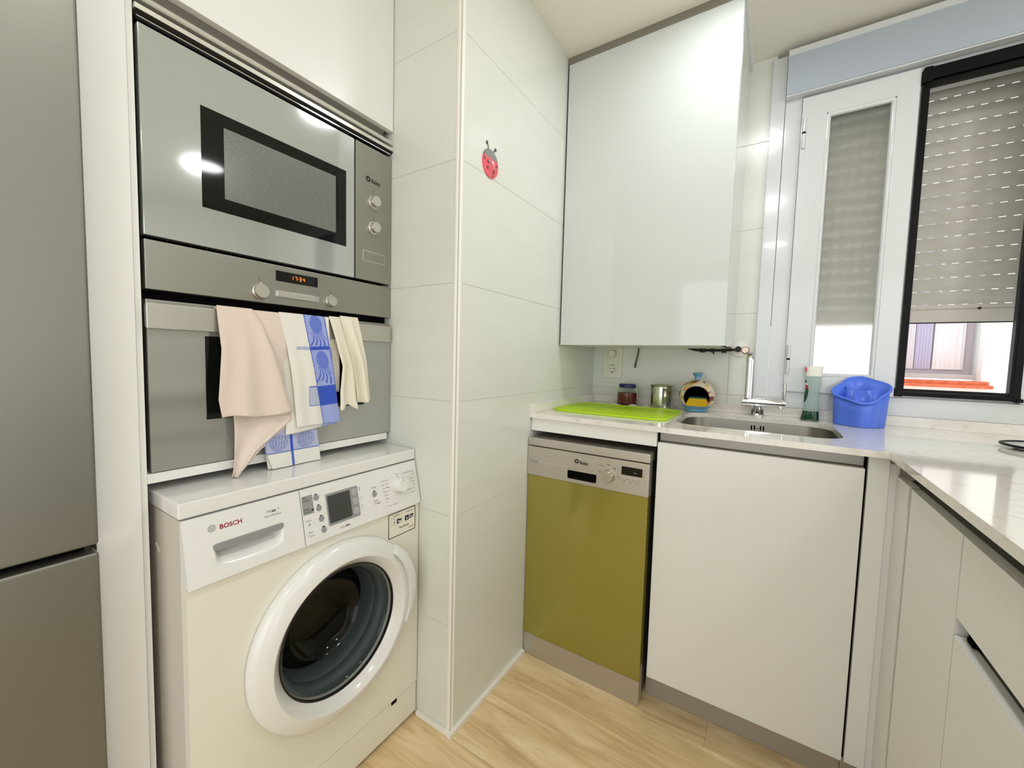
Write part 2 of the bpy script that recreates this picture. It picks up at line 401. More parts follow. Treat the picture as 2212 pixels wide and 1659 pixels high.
# insect screen in its black frame
isr = thing('insect_screen', 'roll-down insect screen in a black frame in the right half of the window', 'screen', (1.69, 2.14, 1.038))
part('side_track', B(1.5455, 1.564, 2.138, 2.162, 1.046, 2.085, 0.0015), m_blackalu, isr)
part('side_track', B(1.806, 1.8300, 2.138, 2.162, 1.046, 2.085, 0.0015).box(1.8125, 1.8155, 2.1365, 2.139, 1.07, 2.08), m_blackalu, isr)
part('cassette', B(1.550, 1.832, 2.128, 2.166, 2.083, 2.122, 0.006, 3), m_blackalu, isr)
part('guide_lip', B(1.552, 1.832, 2.134, 2.16, 2.066, 2.079, 0.002), m_blackalu, isr)
part('end_cap', B(1.5435, 1.566, 2.126, 2.168, 2.076, 2.124, 0.004), m_blackalu, isr)
br_ = part('bottom_bar', B(1.557, 1.832, 2.136, 2.158, 1.0415, 1.0555, 0.003).box(1.557, 1.832, 2.139, 2.156, 1.057, 1.066, 0.002), m_blackalu, isr)
part('end_cap', B(1.5405, 1.561, 2.132, 2.162, 1.0385, 1.066, 0.002), m_blackalu, isr)
part('end_cap', B(1.822, 1.836, 2.132, 2.162, 1.0385, 1.05, 0.002), m_blackalu, isr)
part('net', B(1.562, 1.808, 2.1498, 2.1502, 1.064, 2.07), m_net, isr, 0, 'fine dark insect net')
# grey roll box over the window
bc = thing('blind_cassette', 'bluish grey roll box with white edges above the window', 'blind box', (1.7, 2.12, 2.14))
part('housing', B(1.1655, 2.318, 2.114, 2.146, 2.140, 2.308, 0.002), m_pvc, bc, label='white edges of the roll box')
part('front_panel', B(1.169, 2.315, 2.1105, 2.116, 2.145, 2.283, 0.001), m_cass, bc)
# roller shutter outside the window: every slat a part
rs = thing('roller_shutter', 'pale grey slatted roller shutter lowered to a low gap outside the window', 'shutter', (1.7, 2.28, 1.303))
YS = 2.285
part('bottom_rail', B(1.135, 2.315, YS - 0.006, YS + 0.006, 1.303, 1.347, 0.002).box(1.135, 2.315, YS - 0.0045, YS + 0.0045, 1.3475, 1.350).box(1.135, 2.315, YS - 0.006, YS + 0.006, 1.3505, 1.3635, 0.001), m_rail, rs)
part('screw', MB().cyl((1.765, YS - 0.009, 1.349), 'Y', 0.0045, 0.004, 12), m_darkmetal, rs)
part('seal', B(1.135, 2.315, YS - 0.0035, YS + 0.0035, 1.2995, 1.303), m_blackalu, rs)
pitch, gap = 0.0478, 0.0024
def slat_mesh():
    s = MB(); n = 8; prof = []
    for i in range(n + 1):
        t = i / n; prof.append((YS - 0.0045 * math.sin(PI * t) - 0.0005, gap + t * (pitch - gap)))
    prof2 = [(yy + 0.0022, zz) for yy, zz in prof][::-1]
    s.prism([(b3, a3) for a3, b3 in []] or [(p[0], p[1]) for p in prof + prof2], 'X', 1.135, 2.315)
    x = 1.137
    while x < 2.31:
        s.box(x, x + 0.0165, YS - 0.0008, YS + 0.0012, -0.0004, gap + 0.001); x += 0.0335
    return s
z = 1.3638; k = 0; sl0 = None
while z < 2.29:
    if sl0 is None:
        mbs = slat_mesh(); me = bpy.data.meshes.new('slat'); bmesh.ops.recalc_face_normals(mbs.bm, faces=list(mbs.bm.faces))
        for v in mbs.bm.verts: v.co -= Vector((ROOT[rs].x, ROOT[rs].y, 0))
        mbs.bm.to_mesh(me); mbs.bm.free(); sl0 = link('slat', me, m_slat, rs, 40); o = sl0
    else:
        o = sl0.copy(); COL.objects.link(o)
    o.location = (0.0168 * (k % 2) * 0.0, 0, z - ROOT[rs].z); z += pitch; k += 1
# house across the light well
nb = thing('neighbor_house', 'white house wall across the light well with a curtained window and orange sill', 'building', (2.2, 4.0, 0))
WX0, WX1, WZ0, WZ1 = 1.905, 2.30, 1.075, 2.30
part('wall', B(-3, WX0, 4.0, 4.25, -3, 6).box(WX1, 6, 4.0, 4.25, -3, 6).box(WX0, WX1, 4.0, 4.25, -3, 1.02).box(WX0, WX1, 4.0, 4.25, WZ1, 6), m_facade, nb, 0)
wf = part('window_frame', B(WX0, WX1, 4.08, 4.13, 1.072, 1.104, 0.003).box(WX0, WX0 + 0.03, 4.08, 4.13, 1.10, WZ1).box(WX0, WX1, 4.08, 4.13, WZ1 - 0.04, WZ1).box(WX1 - 0.012, WX1, 4.08, 4.13, 1.10, WZ1), m_pvc, nb)
part('pane', B(WX0 + 0.02, WX1 - 0.01, 4.12, 4.125, 1.10, WZ1 - 0.03), m_winin, wf, 0)
def curtain(x0, x1, mat, y0):
    return part('curtain', MB().grid(lambda u, v: Vector((x0 + u * (x1 - x0), y0 + 0.004 * math.sin(u * 34), 1.135 + v * (WZ1 - 1.17))), 60, 2), mat, nb, 60)
curtain(1.94, 2.005, m_curtain, 4.112); curtain(2.008, 2.09, m_curtain2, 4.11); curtain(2.098, 2.245, m_curtain, 4.108)
part('sill', B(WX0 - 0.05, 2.345, 3.955, 4.09, 1.018, 1.04, 0.006).box(WX0 - 0.04, 2.33, 3.97, 4.09, 1.035, 1.064, 0.008), m_terra, nb)

# ------------------------------------------------------------------ refrigerator and tall panel
fr = thing('refrigerator', 'tall brushed steel fridge freezer at the left edge beside a white panel', 'refrigerator', (-0.1, 0.13, 0))
part('body', B(-0.44, 0.150, -0.165, 0.430, 0.02, 1.98, 0.004), M('fridge_side', (120, 118, 112), 0.5), fr)
part('upper_door', B(0.152, 0.200, -0.167, 0.4328, 0.792, 1.99, 0.006, 3), m_steel_d, fr)
part('lower_door', B(0.152, 0.200, -0.167, 0.4328, 0.06, 0.7775, 0.006, 3), m_steel_d, fr)
part('gasket', B(0.148, 0.168, -0.15, 0.42, 0.776, 0.794), m_gap, fr)
part('foot_rail', B(-0.3, 0.13, -0.15, 0.42, 0.0, 0.06), m_gap, fr)

# ------------------------------------------------------------------ oven column carcass
oc = thing('oven_cabinet', 'tall white built-in cabinet holding the microwave and the oven', 'cabinet', (-0.1, 0.81, 0.868))
part('side_panel', B(-0.42, 0.150, 0.504, 0.5135, 0.0, 1.8000, 0.0006), m_lam, oc)
part('filler_panel', B(-0.40, 0.1555, 0.438, 0.5025, 0.0, CE - 0.002, 0.001), m_lam, oc)
part('bottom_board', B(-0.42, 0.149, 0.5137, 1.106, 0.868, 0.888, 0.001), m_lam, oc)
part('back_panel', B(-0.44, -0.425, 0.504, 1.112, 0.87, 1.80), m_gap, oc)
# aluminium strips between cupboard and microwave
part('handle_channel', MB().prism([(0.128, 1.795), (0.132, 1.795), (0.134, 1.812), (0.142, 1.826), (0.142, 1.832), (0.124, 1.832)], 'Y', 0.5145, 1.0985), M('channel_aluminium', (118, 114, 106), 0.4, 0.7), oc, 20)
part('vent_slat', MB().prism([(0.120, 1.7785), (0.156, 1.7785), (0.158, 1.781), (0.156, 1.789), (0.132, 1.7955), (0.120, 1.7955)], 'Y', 0.515, 1.1165), m_alu_l, oc, 20)
vs2 = part('vent_slat', MB().prism([(0.120, 1.7600), (0.158, 1.7600), (0.158, 1.7690), (0.120, 1.7690)], 'Y', 0.515, 1.1165), m_alu_l, oc, 20)
part('shaded_bevel', MB().prism([(0.120, 1.7520), (0.146, 1.7520), (0.1575, 1.7598), (0.120, 1.7598)], 'Y', 0.515, 1.1165), m_darkmetal, vs2, 20)  # dark colour paints in the dim reflection on the slat's underside
part('vent_lip', B(0.118, 0.1545, 0.518, 1.108, 1.7485, 1.7505), m_chrome, oc)
part('vent_gap', B(0.10, 0.121, 0.515, 1.116, 1.742, 1.80), m_gap, oc, 0)
cu = thing('tall_cupboard', 'white flat-front cupboard above the microwave', 'cabinet', (-0.1, 0.81, 1.818))
part('body', B(-0.41, 0.138, 0.516, 1.114, 1.834, CE - 0.004), m_lam, cu)
part('side_panel', B(-0.41, 0.150, 0.504, 0.5135, 1.801, CE - 0.002, 0.0006), m_lam, cu)
part('door', B(0.139, 0.158, 0.5155, 1.1155, 1.818, CE - 0.006, 0.001), m_lam, cu)

# ------------------------------------------------------------------ microwave
mw = thing('microwave', 'built-in steel microwave with black window and two knobs', 'microwave', (0.1, 0.81, 1.353))
part('body', B(-0.3, 0.128, 0.522, 1.112, 1.357, 1.74), m_gap, mw)
dr = part('door', B(0.130, 0.1512, 0.5195, 0.9838, 1.3552, 1.7412, 0.002), m_steel_mirror, mw)
part('window', B(0.1500, 0.1517, 0.616, 0.957, 1.4365, 1.642), m_black_glass, dr, 0)
part('window_screen', B(0.1505, 0.1519, 0.658, 0.925, 1.466, 1.6155), m_screen_mesh, dr, 0, 'grey perforated screen in the window')
cp = part('control_panel', B(0.130, 0.1512, 0.9875, 1.1150, 1.3552, 1.7412, 0.001), m_steel, mw)
def knob(px, py, pz, r, h, parent, point=True):
    k = part('knob', MB().lathe([(0, 0), (r, 0), (r * 1.02, 0.002), (r * 0.86, 0.003), (r * 0.84, h - 0.0015), (r * 0.80, h), (0, h + 0.0003)], (px, py, pz), 'X', 32), m_knob, parent)
    if point: part('pointer', B(px + 0.003, px + h * 0.9, py - 0.0012, py + 0.0012, pz + r * 0.7, pz + r * 1.12), m_alu_l, k)
    return k
for zz in (1.5875, 1.5128):
    knob(0.1512, 1.0488, zz, 0.0180, 0.017, cp, False)
    part('mark', B(0.1511, 0.1516, 1.0482, 1.0494, zz + 0.022, zz + 0.026).box(0.1511, 0.1516, 1.0465, 1.0512, zz + 0.030, zz + 0.0315), m_ink, cp, 0)
    part('mark', B(0.1511, 0.1516, 1.026, 1.0300, zz - 0.0006, zz + 0.0006), m_alu_l, cp, 0)
    part('mark', B(0.1511, 0.1516, 1.044, 1.0475, zz - 0.0275, zz - 0.0255).box(0.1511, 0.1516, 1.056, 1.0595, zz - 0.0265, zz - 0.0240), m_ink, cp, 0)
bt = part('open_button', B(0.150, 0.1526, 1.0115, 1.0902, 1.4105, 1.4415, 0.0008), m_knob, cp)
part('button_face', B(0.152, 0.1530, 1.0135, 1.0882, 1.4125, 1.4395, 0.0008), m_steel, bt)
part('icon', B(0.1529, 0.1533, 1.0455, 1.0545, 1.4235, 1.4285), m_ink, bt, 0)
part('icon', B(0.1532, 0.1535, 1.0470, 1.0530, 1.4247, 1.4273), m_alu_l, bt, 0)
def flower_logo(c, axis, r, mat, parent, sgn=1):
    s = MB().lathe([(r * 0.34, 0), (r * 0.78, 0), (r * 0.78, 0.0004 * sgn), (r * 0.34, 0.0004 * sgn), (r * 0.34, 0)], c, axis, 28)
    for i in range(7):
        a = 2 * PI * i / 7 + PI / 2
        s.lathe([(0, 0), (r * 0.26, 0), (r * 0.26, 0.0004 * sgn), (0, 0.0004 * sgn)], Vector(c) + MB._ax(axis, math.cos(a) * r * 0.78, math.sin(a) * r * 0.78, 0), axis, 10)
    return part('emblem', s, mat, parent, 0)
YU, ZU, XU = (0, 1, 0), (0, 0, 1), (1, 0, 0)
flower_logo((0.1512, 1.0300, 1.6483), 'X', 0.0088, m_ink, cp)
text('Balay', 0.0155, (0.1516, 1.0405, 1.6462), YU, ZU, m_ink, cp, bold=0.0006)

# ------------------------------------------------------------------ oven
ov = thing('oven', 'built-in steel oven with clock display and towels on its handle', 'oven', (0.1, 0.81, 0.889))
part('body', B(-0.3, 0.126, 0.522, 1.112, 0.892, 1.346), m_gap, ov)
op = part('control_panel', B(0.130, 0.1512, 0.5195, 1.1150, 1.2520, 1.3470, 0.002), m_steel, ov)
dp = part('display', B(0.150, 0.1520, 0.7642, 0.8714, 1.3090, 1.3340), m_black_glass, op, 0)
# seven-segment clock 17:34
SEG = {'1': 'bc', '7': 'abc', '3': 'abgcd', '4': 'fgbc'}
def digit(ch, y0, zc, parent):
    wd, hh, th = 0.0042, 0.0045, 0.0009; s = MB()
    x0, x1 = 0.1519, 0.1523
    P = {'a': (0, wd, hh * 2 - th / 2, hh * 2 + th / 2), 'g': (0, wd, hh - th / 2, hh + th / 2), 'd': (0, wd, -th / 2, th / 2),
         'f': (-th / 2, th / 2, hh + th, 2 * hh - th), 'b': (wd - th / 2, wd + th / 2, hh + th, 2 * hh - th), 'e': (-th / 2, th / 2, th, hh - th), 'c': (wd - th / 2, wd + th / 2, th, hh - th)}
    for g in SEG[ch]:
        a, b2, c, d2 = P[g]; s.box(x0, x1, y0 + a, y0 + b2, zc + c, zc + d2)
    return part('digit', s, m_amber, parent, 0)
for ch, yy in (('1', 0.8015), ('7', 0.8110), ('3', 0.8225), ('4', 0.8315)): digit(ch, yy, 1.3172, dp)
part('colon', B(0.1519, 0.1523, 0.8183, 0.8193, 1.3195, 1.3205).box(0.1519, 0.1523, 0.8183, 0.8193, 1.3230, 1.3240), m_amber, dp, 0)
for yy, rr in ((0.7275, 0.0185), (0.9080, 0.0150)):
    k = part('knob', MB().lathe([(0, 0), (rr, 0), (rr * 1.03, 0.003), (rr * 0.97, 0.005), (rr * 0.90, 0.006), (rr * 0.86, 0.012), (rr * 0.83, 0.0135), (0, 0.0138)], (0.1512, yy, 1.2775), 'X', 40), m_knob, op)
    part('pointer', B(0.1515, 0.1565, yy - 0.002, yy + 0.002, 1.2775 + rr * 0.95, 1.2775 + rr * 1.12, 0.0005), m_alu_l, k)
    part('icon', B(0.1511, 0.1515, yy - 0.0006, yy + 0.0006, 1.2775 + rr + 0.006, 1.2775 + rr + 0.009).box(0.1511, 0.1515, yy - 0.0025, yy + 0.0005, 1.2775 + rr + 0.011, 1.2775 + rr + 0.0125).box(0.1511, 0.1515, yy - 0.0025, yy - 0.0017, 1.2775 + rr + 0.0125, 1.2775 + rr + 0.016), m_ink, op, 0)
bb = part('button_bar', B(0.150, 0.1545, 0.7628, 0.8744, 1.2708, 1.2865, 0.0015), m_chrome, op)
for i in range(6): part('button', B(0.1535, 0.1562, 0.7665 + i * 0.0176, 0.7665 + i * 0.0176 + 0.0168, 1.2735, 1.2838, 0.0008), m_knob, bb)
for i, yy in enumerate((0.7745, 0.792, 0.8095, 0.827, 0.8445, 0.862)):
    part('icon', ring((0.1511, yy, 1.2925), 'X', 0.0022, 0.0006, 0.0003, 12) if i % 2 == 0 else B(0.1511, 0.1514, yy - 0.0025, yy + 0.0025, 1.2915, 1.2935), m_ink_grey, op, 0)
od = part('door', B(0.128, 0.1490, 0.5195, 1.1150, 0.8892, 1.2330, 0.002), m_steel, ov)
part('glass', B(0.148, 0.1512, 0.520, 1.1145, 0.8900, 1.176), M('silver_oven_glass', (176, 178, 172), 0.13, 0.6, coat=0.3), od, 0, 'silver glass front')
part('window', B(0.150, 0.1517, 0.615, 1.016, 0.986, 1.166), m_black_glass, od, 0)
part('handle', B(0.1555, 0.1635, 0.5165, 1.1060, 1.1755, 1.2245, 0.0015).box(0.149, 0.1560, 0.5165, 0.530, 1.180, 1.220).box(0.149, 0.1560, 1.092, 1.1060, 1.180, 1.220), M('satin_steel', (196, 194, 186), 0.28, 0.85, noise=120, stretch=(1, 0.05, 1), bump=0.02), od)

# ------------------------------------------------------------------ towels
def cloth(mb_levels, xf, nu, nv, wrap=True, bottom=None):
    # mb_levels: [(z, yL, yR)] from the top down; xf(s, t) -> x of the front sheet
    lv = mb_levels; n = len(lv)
    cum = [0]
    for a, b2 in zip(lv, lv[1:]): cum.append(cum[-1] + max(0.004, abs(a[0] - b2[0])))
    tot = cum[-1]
    WR = [(0.1518, 1.195), (0.1528, 1.222), (0.1565, 1.2285), (0.1620, 1.2290), (0.1660, 1.2262)]
    def at(t):
        d2 = t * tot
        for i in range(n - 1):
            if d2 <= cum[i + 1] + 1e-9:
                f = (d2 - cum[i]) / (cum[i + 1] - cum[i])
                return [lv[i][j] + (lv[i + 1][j] - lv[i][j]) * f for j in range(3)]
        return lv[-1]
    pts = []
    for i in range(nu + 1):
        s = i / nu; row = []
        if wrap:
            for x, zz in WR:
                row.append(Vector((x, lv[0][1] + (lv[0][2] - lv[0][1]) * s, zz + (lv[0][0] - 1.232) * 0.5)))
        for j in range(nv + 1):
            t = j / nv; zz, a, b2 = at(t)
            if bottom: zz += (bottom(s)) * t ** 3
            row.append(Vector((xf(s, t), a + (b2 - a) * s, zz)))
        pts.append(row)
    mb = MB()
    V = [[mb.bm.verts.new(p) for p in row] for row in pts]
    for i in range(nu):
        for j in range(len(pts[0]) - 1): mb.bm.faces.new([V[i][j], V[i + 1][j], V[i + 1][j + 1], V[i][j + 1]])
    return mb
def thick(o, t=0.0016, off=1):
    md = o.modifiers.new('cloth_thickness', 'SOLIDIFY'); md.thickness = t; md.offset = off
    return o
m_beige = M('beige_flannel', (222, 207, 194), 0.95, sheen=0.2, noise=500, bump=0.6, dist=0.0012)
m_cream = M('cream_cotton', (228, 223, 205), 0.95, sheen=0.2, noise=700, bump=0.3, dist=0.0006)
tb = thing('beige_towel', 'beige flannel cloth with a long hanging corner on the oven handle', 'towel', (0.17, 0.72, 0.852))
back = [(1.231, .6340, .7736), (1.19, .638, .7880), (1.105, .650, .8035), (1.03, .655, .8210), (.990, .659, .8310), (.969, .660, .8356), (.945, .660, .792), (.906, .6598, .717), (.874, .6580, .6866), (.8525, .6545, .664)]
def xb(s, t):
    return 0.1672 + 0.004 * math.sin(PI * min(1, t * 3)) + 0.010 * t * (0.5 + 0.5 * math.sin(s * 9 + 0.8 + 2.2 * t)) + 0.006 * math.exp(-((s - 0.62 - 0.1 * t) / 0.05) ** 2) * t
thick(part('back_layer', cloth(back, xb, 60, 90), m_beige, tb, 60, normals=False))
front = [(1.233, .6308, .7010), (1.20, .6313, .7199), (1.14, .6333, .7405), (1.08, .6285, .760), (1.03, .6247, .774), (.990, .6310, .788)]
def xfn(s, t):
    return 0.1695 + 0.010 * min(1, t * 2.5) + 0.010 * t * (0.5 + 0.5 * math.sin(s * 6.5 + 0.4)) + 0.004 * math.sin(s * 14 + t * 3) * t + 0.006 * s * t - 0.010 * max(0, s - 0.93) / 0.07 * t
thick(part('front_flap', cloth(front, xfn, 50, 60, bottom=lambda s: 0.0035 * math.sin(s * 7.5 + 0.5) - 0.004 * s), m_beige, tb, 60, normals=False))

WH, LB, DB, GB = L((226, 224, 215)), L((150, 163, 216)), L((44, 78, 186)), L((178, 184, 206))
MB_ = L((98, 118, 205))
bandL = [(1.2337, .8218), (1.1492, .8348), (1.0484, .8513), (.9494, .8702)]
bandR = [(1.2322, .8795), (1.1542, .8908), (1.0521, .9058), (.9494, .9224)]
def pineapple(u, v, deep, mid, base):
    # u, v: local metres from the fruit's centre; crown hangs down
    a, b2 = 0.0165, 0.0235
    if (u / a) ** 2 + (v / b2) ** 2 < 1:
        q = math.sin(u * 2000 + 2 * math.sin(v * 900)) * math.sin(v * 1800 + 2 * math.sin(u * 1100))
        return deep if q > 0.15 else mid
    if v < -0.012 and v > -0.066:
        d2 = -(v + 0.010); ang = math.atan2(u, d2 + 0.006)
        if abs(u) < 0.012 + d2 * 0.30 and abs(u) < 0.025:
            st = math.sin(ang * 27 + 1.6 * math.sin(d2 * 150))
            if st > 0.15 and d2 < 0.050 + 0.006 * math.sin(ang * 11): return deep if st > 0.55 else mid
    return base
def towel_col(yy, zz):
    l, r2 = interp(bandL, zz), interp(bandR, zz)
    if l <= yy <= r2 + 0.001:
        sk = (yy - l) / (r2 - l)
        if yy - l < 0.0022 or (r2 - yy < 0.0016): return DB
        zl = zz + 0.004 * (0.5 - sk)
        if 1.1445 < zl < 1.1535: return DB
        if 0.9985 < zl < 1.0505: return DB
        if zl <= 0.9985: return LB
        mid = (l + r2) / 2 + 0.001
        zc = 1.2105 if zl > 1.149 else 1.1180
        return pineapple(yy - mid, zz - zc, L((66, 92, 190)), L((112, 130, 208)), LB)
    if yy > r2: return WH
    if 1.1435 < zz < 1.1520 and yy > .800:
        return L((90, 116, 190)) if math.sin(yy * 2600) * math.sin(zz * 1900) > -0.1 else WH
    if 0.9985 < zz < 1.0500 and yy > .8300:
        return DB if (zz > 1.0480 or zz < 1.0003 or yy < 0.8312) else GB
    return WH
def low_col(yy, zz):
    st = abs(yy - (.7895 + (0.90 - zz) * 0.08)) < 0.0034
    if zz > 0.888:
        if st: return DB
        if zz < 0.8905: return L((104, 118, 178))
        base = L((172, 178, 206))
        for cy in (.757, .826):
            u, v = (yy - cy), (zz - 0.914)
            if (u / 0.023) ** 2 + (v / 0.022) ** 2 < 1:
                return L((108, 122, 176)) if math.sin(u * 1300 + 3 * math.sin(v * 500)) * math.sin(v * 1100 + u * 400) > 0.0 else base
        return base
    if st: return L((72, 100, 190))
    return WH
def paint(o, fn):
    me = o.data; ca = me.color_attributes.new('print', 'FLOAT_COLOR', 'POINT'); off = ROOT[o]
    for i, v in enumerate(me.vertices):
        ca.data[i].color = fn(v.co.y + off.y, v.co.z + off.z)
m_print = vcol_mat('printed_cotton')
tw = thing('checked_towel', 'white and blue checked kitchen towel with pineapple pattern on the oven handle', 'towel', (0.17, 0.83, 0.8495))
f1 = part('front_layer', cloth([(1.233, .762, .8921), (1.154, .776, .8921), (1.09, .784, .9000), (1.0521, .788, .9058), (.9975, .792, .9126), (.9494, .796, .9224)],
     lambda s, t: 0.1675 + 0.012 * min(1, t * 2) + 0.003 * t * math.sin(s * 5 + 1) + 0.002 * t * math.sin(s * 17), 170, 330), m_print, tw, 60, normals=False)
paint(f1, towel_col); thick(f1, 0.0015)
f2 = part('middle_layer', cloth([(1.15, .770, .900), (1.0, .775, .9050), (.945, .772, .914)], lambda s, t: 0.1700 + 0.005 * t + 0.002 * t * math.sin(s * 6), 60, 60, wrap=False, bottom=lambda s: -0.014 * (1 - s)), m_print, tw, 60, normals=False)
paint(f2, lambda a, c: LB if a > .868 else WH); thick(f2, 0.0015)
f3 = part('lower_layer', cloth([(1.14, .725, .850), (1.0, .726, .853), (.936, .7272, .8563), (.893, .7286, .8610), (.8515, .7420, .8656)], lambda s, t: 0.1660 + 0.004 * t + 0.0015 * math.sin(s * 7) * t, 150, 200, wrap=False), m_print, tw, 60, normals=False)
paint(f3, low_col); thick(f3, 0.0015)
f4 = part('inner_fold', cloth([(1.0, .722, .760), (.936, .7250, .762), (.893, .7286, .765), (.8520, .7340, .768)], lambda s, t: 0.1630 + 0.002 * t, 50, 80, wrap=False), m_print, tw, 60, normals=False)
paint(f4, low_col); thick(f4, 0.0012)

tcr = thing('cream_cloth', 'small cream cotton rag with zigzag edges on the right of the oven handle', 'cloth', (0.17, 0.96, 0.974))
def zig(s, n): return 0.0018 * abs(((s * n) % 1) * 2 - 1)
thick(part('left_drape', cloth([(1.236, .893, .9360), (1.18, .908, .9500), (1.10, .926, .9640), (1.03, .9180, .9680), (.978, .9180, .9740)],
     lambda s, t: 0.1680 + 0.010 * min(1, 2 * t) + 0.007 * t * math.sin(s * 8 + 0.6), 60, 50, bottom=lambda s: 0.014 * math.exp(-((s - 0.5) / 0.25) ** 2) + zig(s, 12)), m_cream, tcr, 60, normals=False), 0.0012)
thick(part('right_drape', cloth([(1.240, .924, .9810), (1.17, .940, .9945), (1.09, .956, 1.0106), (1.0, .966, 1.0264)],
     lambda s, t: 0.1705 + 0.013 * min(1, 2 * t) + 0.008 * min(1, 2 * t) * math.sin(s * 11 + 2.2 - t) - 0.012 * max(0, s - 0.9) * 10 * t, 70, 60, bottom=lambda s: zig(s, 14) - 0.005 * math.sin(PI * s)), m_cream, tcr, 60, normals=False), 0.0012)
thick(part('back_drape', cloth([(1.20, .8935, .93), (1.15, .8945, .93), (1.09, .9060, .93), (1.03, .915, .928)], lambda s, t: 0.158 + 0.004 * t, 12, 20, wrap=False), m_cream, tcr, 60, normals=False), 0.0012)

# ------------------------------------------------------------------ washing machine
wm = thing('washing_machine', 'white front-loading washing machine under the oven', 'washing machine', (0.0, 0.82, 0.0))
WY0, WY1, DC, DZ = 0.527, 1.1145, 0.843, 0.443
part('body', B(-0.30, 0.2615, WY0, WY0 + 0.012, 0.02, 0.816, 0.002).box(-0.30, 0.2615, WY1 - 0.012, WY1, 0.02, 0.816, 0.002).box(-0.30, -0.285, WY0, WY1, 0.02, 0.816), M('machine_side', (206, 200, 188), 0.4), wm)
part('side_dent', MB().tube([(0.140, WY0 + 0.0025, 0.742), (0.158, WY0 + 0.0025, 0.729)], 0.0045, 8), M('machine_side', ()), wm)
# front plate with the round opening
s = MB(); nseg = 64
sq = []
for i in range(nseg):
    a = 2 * PI * i / nseg; ca, sa = math.cos(a), math.sin(a)
    ty = ((WY1 - DC) if ca > 0 else (DC - WY0)) / max(1e-6, abs(ca)); tz = ((0.700 - DZ) if sa > 0 else (DZ - 0.110)) / max(1e-6, abs(sa)); t = min(ty, tz)
    sq.append((DC + ca * t, DZ + sa * t))
corner = [(WY0, 0.110), (WY1, 0.110), (WY1, 0.700), (WY0, 0.700)]
hole = [(DC + 0.196 * math.cos(2 * PI * i / nseg), DZ + 0.196 * math.sin(2 * PI * i / nseg)) for i in range(nseg)]
s.prism(corner, 'X', 0.2622, 0.2855, holes=[hole])
part('front_plate', s, m_enamel_c, wm, 30)
kp = part('kick_panel', B(0.262, 0.2845, WY0 + 0.001, WY1 - 0.001, 0.012, 0.1075, 0.002), m_enamel_c, wm)
part('flap_notch', B(0.283, 0.2858, 1.014, 1.034, 0.099, 0.1085), m_gap, kp, 0)
part('foot', MB().cyl((0.2, WY0 + 0.05, 0), 'Z', 0.02, 0.02, 12), m_gap, wm); part('foot', MB().cyl((0.2, WY1 - 0.05, 0), 'Z', 0.02, 0.02, 12), m_gap, wm)
part('top', B(-0.30, 0.266, WY0 - 0.003, WY1 + 0.002, 0.8185, 0.8495, 0.005, 3), m_enamel, wm)
# slanted panel: x as a function of z
def px_(z): return 0.2665 + (0.815 - z) * (0.0280 / 0.125)
def slab(y0, y1, fn=None, nu=1, nv=1):
    # solid fascia between y0 and y1 following the slope, fn(y, z) pushes the face back
    mb = MB()
    g = lambda u, v: Vector((px_(0.690 + v * 0.1255) - (fn(y0 + u * (y1 - y0), 0.690 + v * 0.1255) if fn else 0), y0 + u * (y1 - y0), 0.690 + v * 0.1255))
    mb.grid(g, nu, nv)
    bx = 0.255
    V = mb.bm.verts; V.ensure_lookup_table()
    def q(a, b2, c, d2): mb.bm.faces.new([V.new(Vector(p)) for p in (a, b2, c, d2)])
    zt, zb = 0.8155, 0.690
    q((px_(zb), y0, zb), (px_(zt), y0, zt), (bx - 0.02, y0, zt), (bx - 0.02, y0, zb)); q((px_(zb), y1, zb), (px_(zt), y1, zt), (bx - 0.02, y1, zt), (bx - 0.02, y1, zb))
    q((px_(zb), y0, zb), (px_(zb), y1, zb), (bx - 0.02, y1, zb), (bx - 0.02, y0, zb)); q((px_(zt), y0, zt), (px_(zt), y1, zt), (bx - 0.02, y1, zt), (bx - 0.02, y0, zt))
    return mb
PY0, PY1, PZ0, PZ1 = 0.574, 0.7065, 0.7080, 0.7490
def pocket(y, z):
    if not (PY0 < y < PY1 and PZ0 < z < PZ1): return 0.0
    u = (y - PY0) / (PY1 - PY0); v = (z - PZ0) / (PZ1 - PZ0)
    e = min(1, u / 0.12, (1 - u) / 0.10)
    e = e * e * (3 - 2 * e)
    bow = 0.30 * (2 * u - 1) ** 2
    f = max(0, v - bow * 0.6); f = min(1, f / 0.75); f = f * f * (3 - 2 * f)
    return 0.030 * e * f
ds = part('detergent_drawer', slab(WY0 + 0.0005, 0.7505, pocket, 110, 60), m_enamel, wm, 50)
part('drawer_lip', MB().prism([(PY0 - 0.001, 0.7495), (PY0 + 0.004, 0.7455), (PY1 - 0.002, 0.7455), (PY1 + 0.001, 0.7495), (PY1 + 0.001, 0.7565), (PY1 - 0.002, 0.7585), (PY0 + 0.003, 0.7585), (PY0 - 0.001, 0.7560)], 'X', 0.256, 0.2825), m_grey_plastic, ds)
co = part('control_panel', slab(0.7525, WY1), m_enamel, wm, 30)
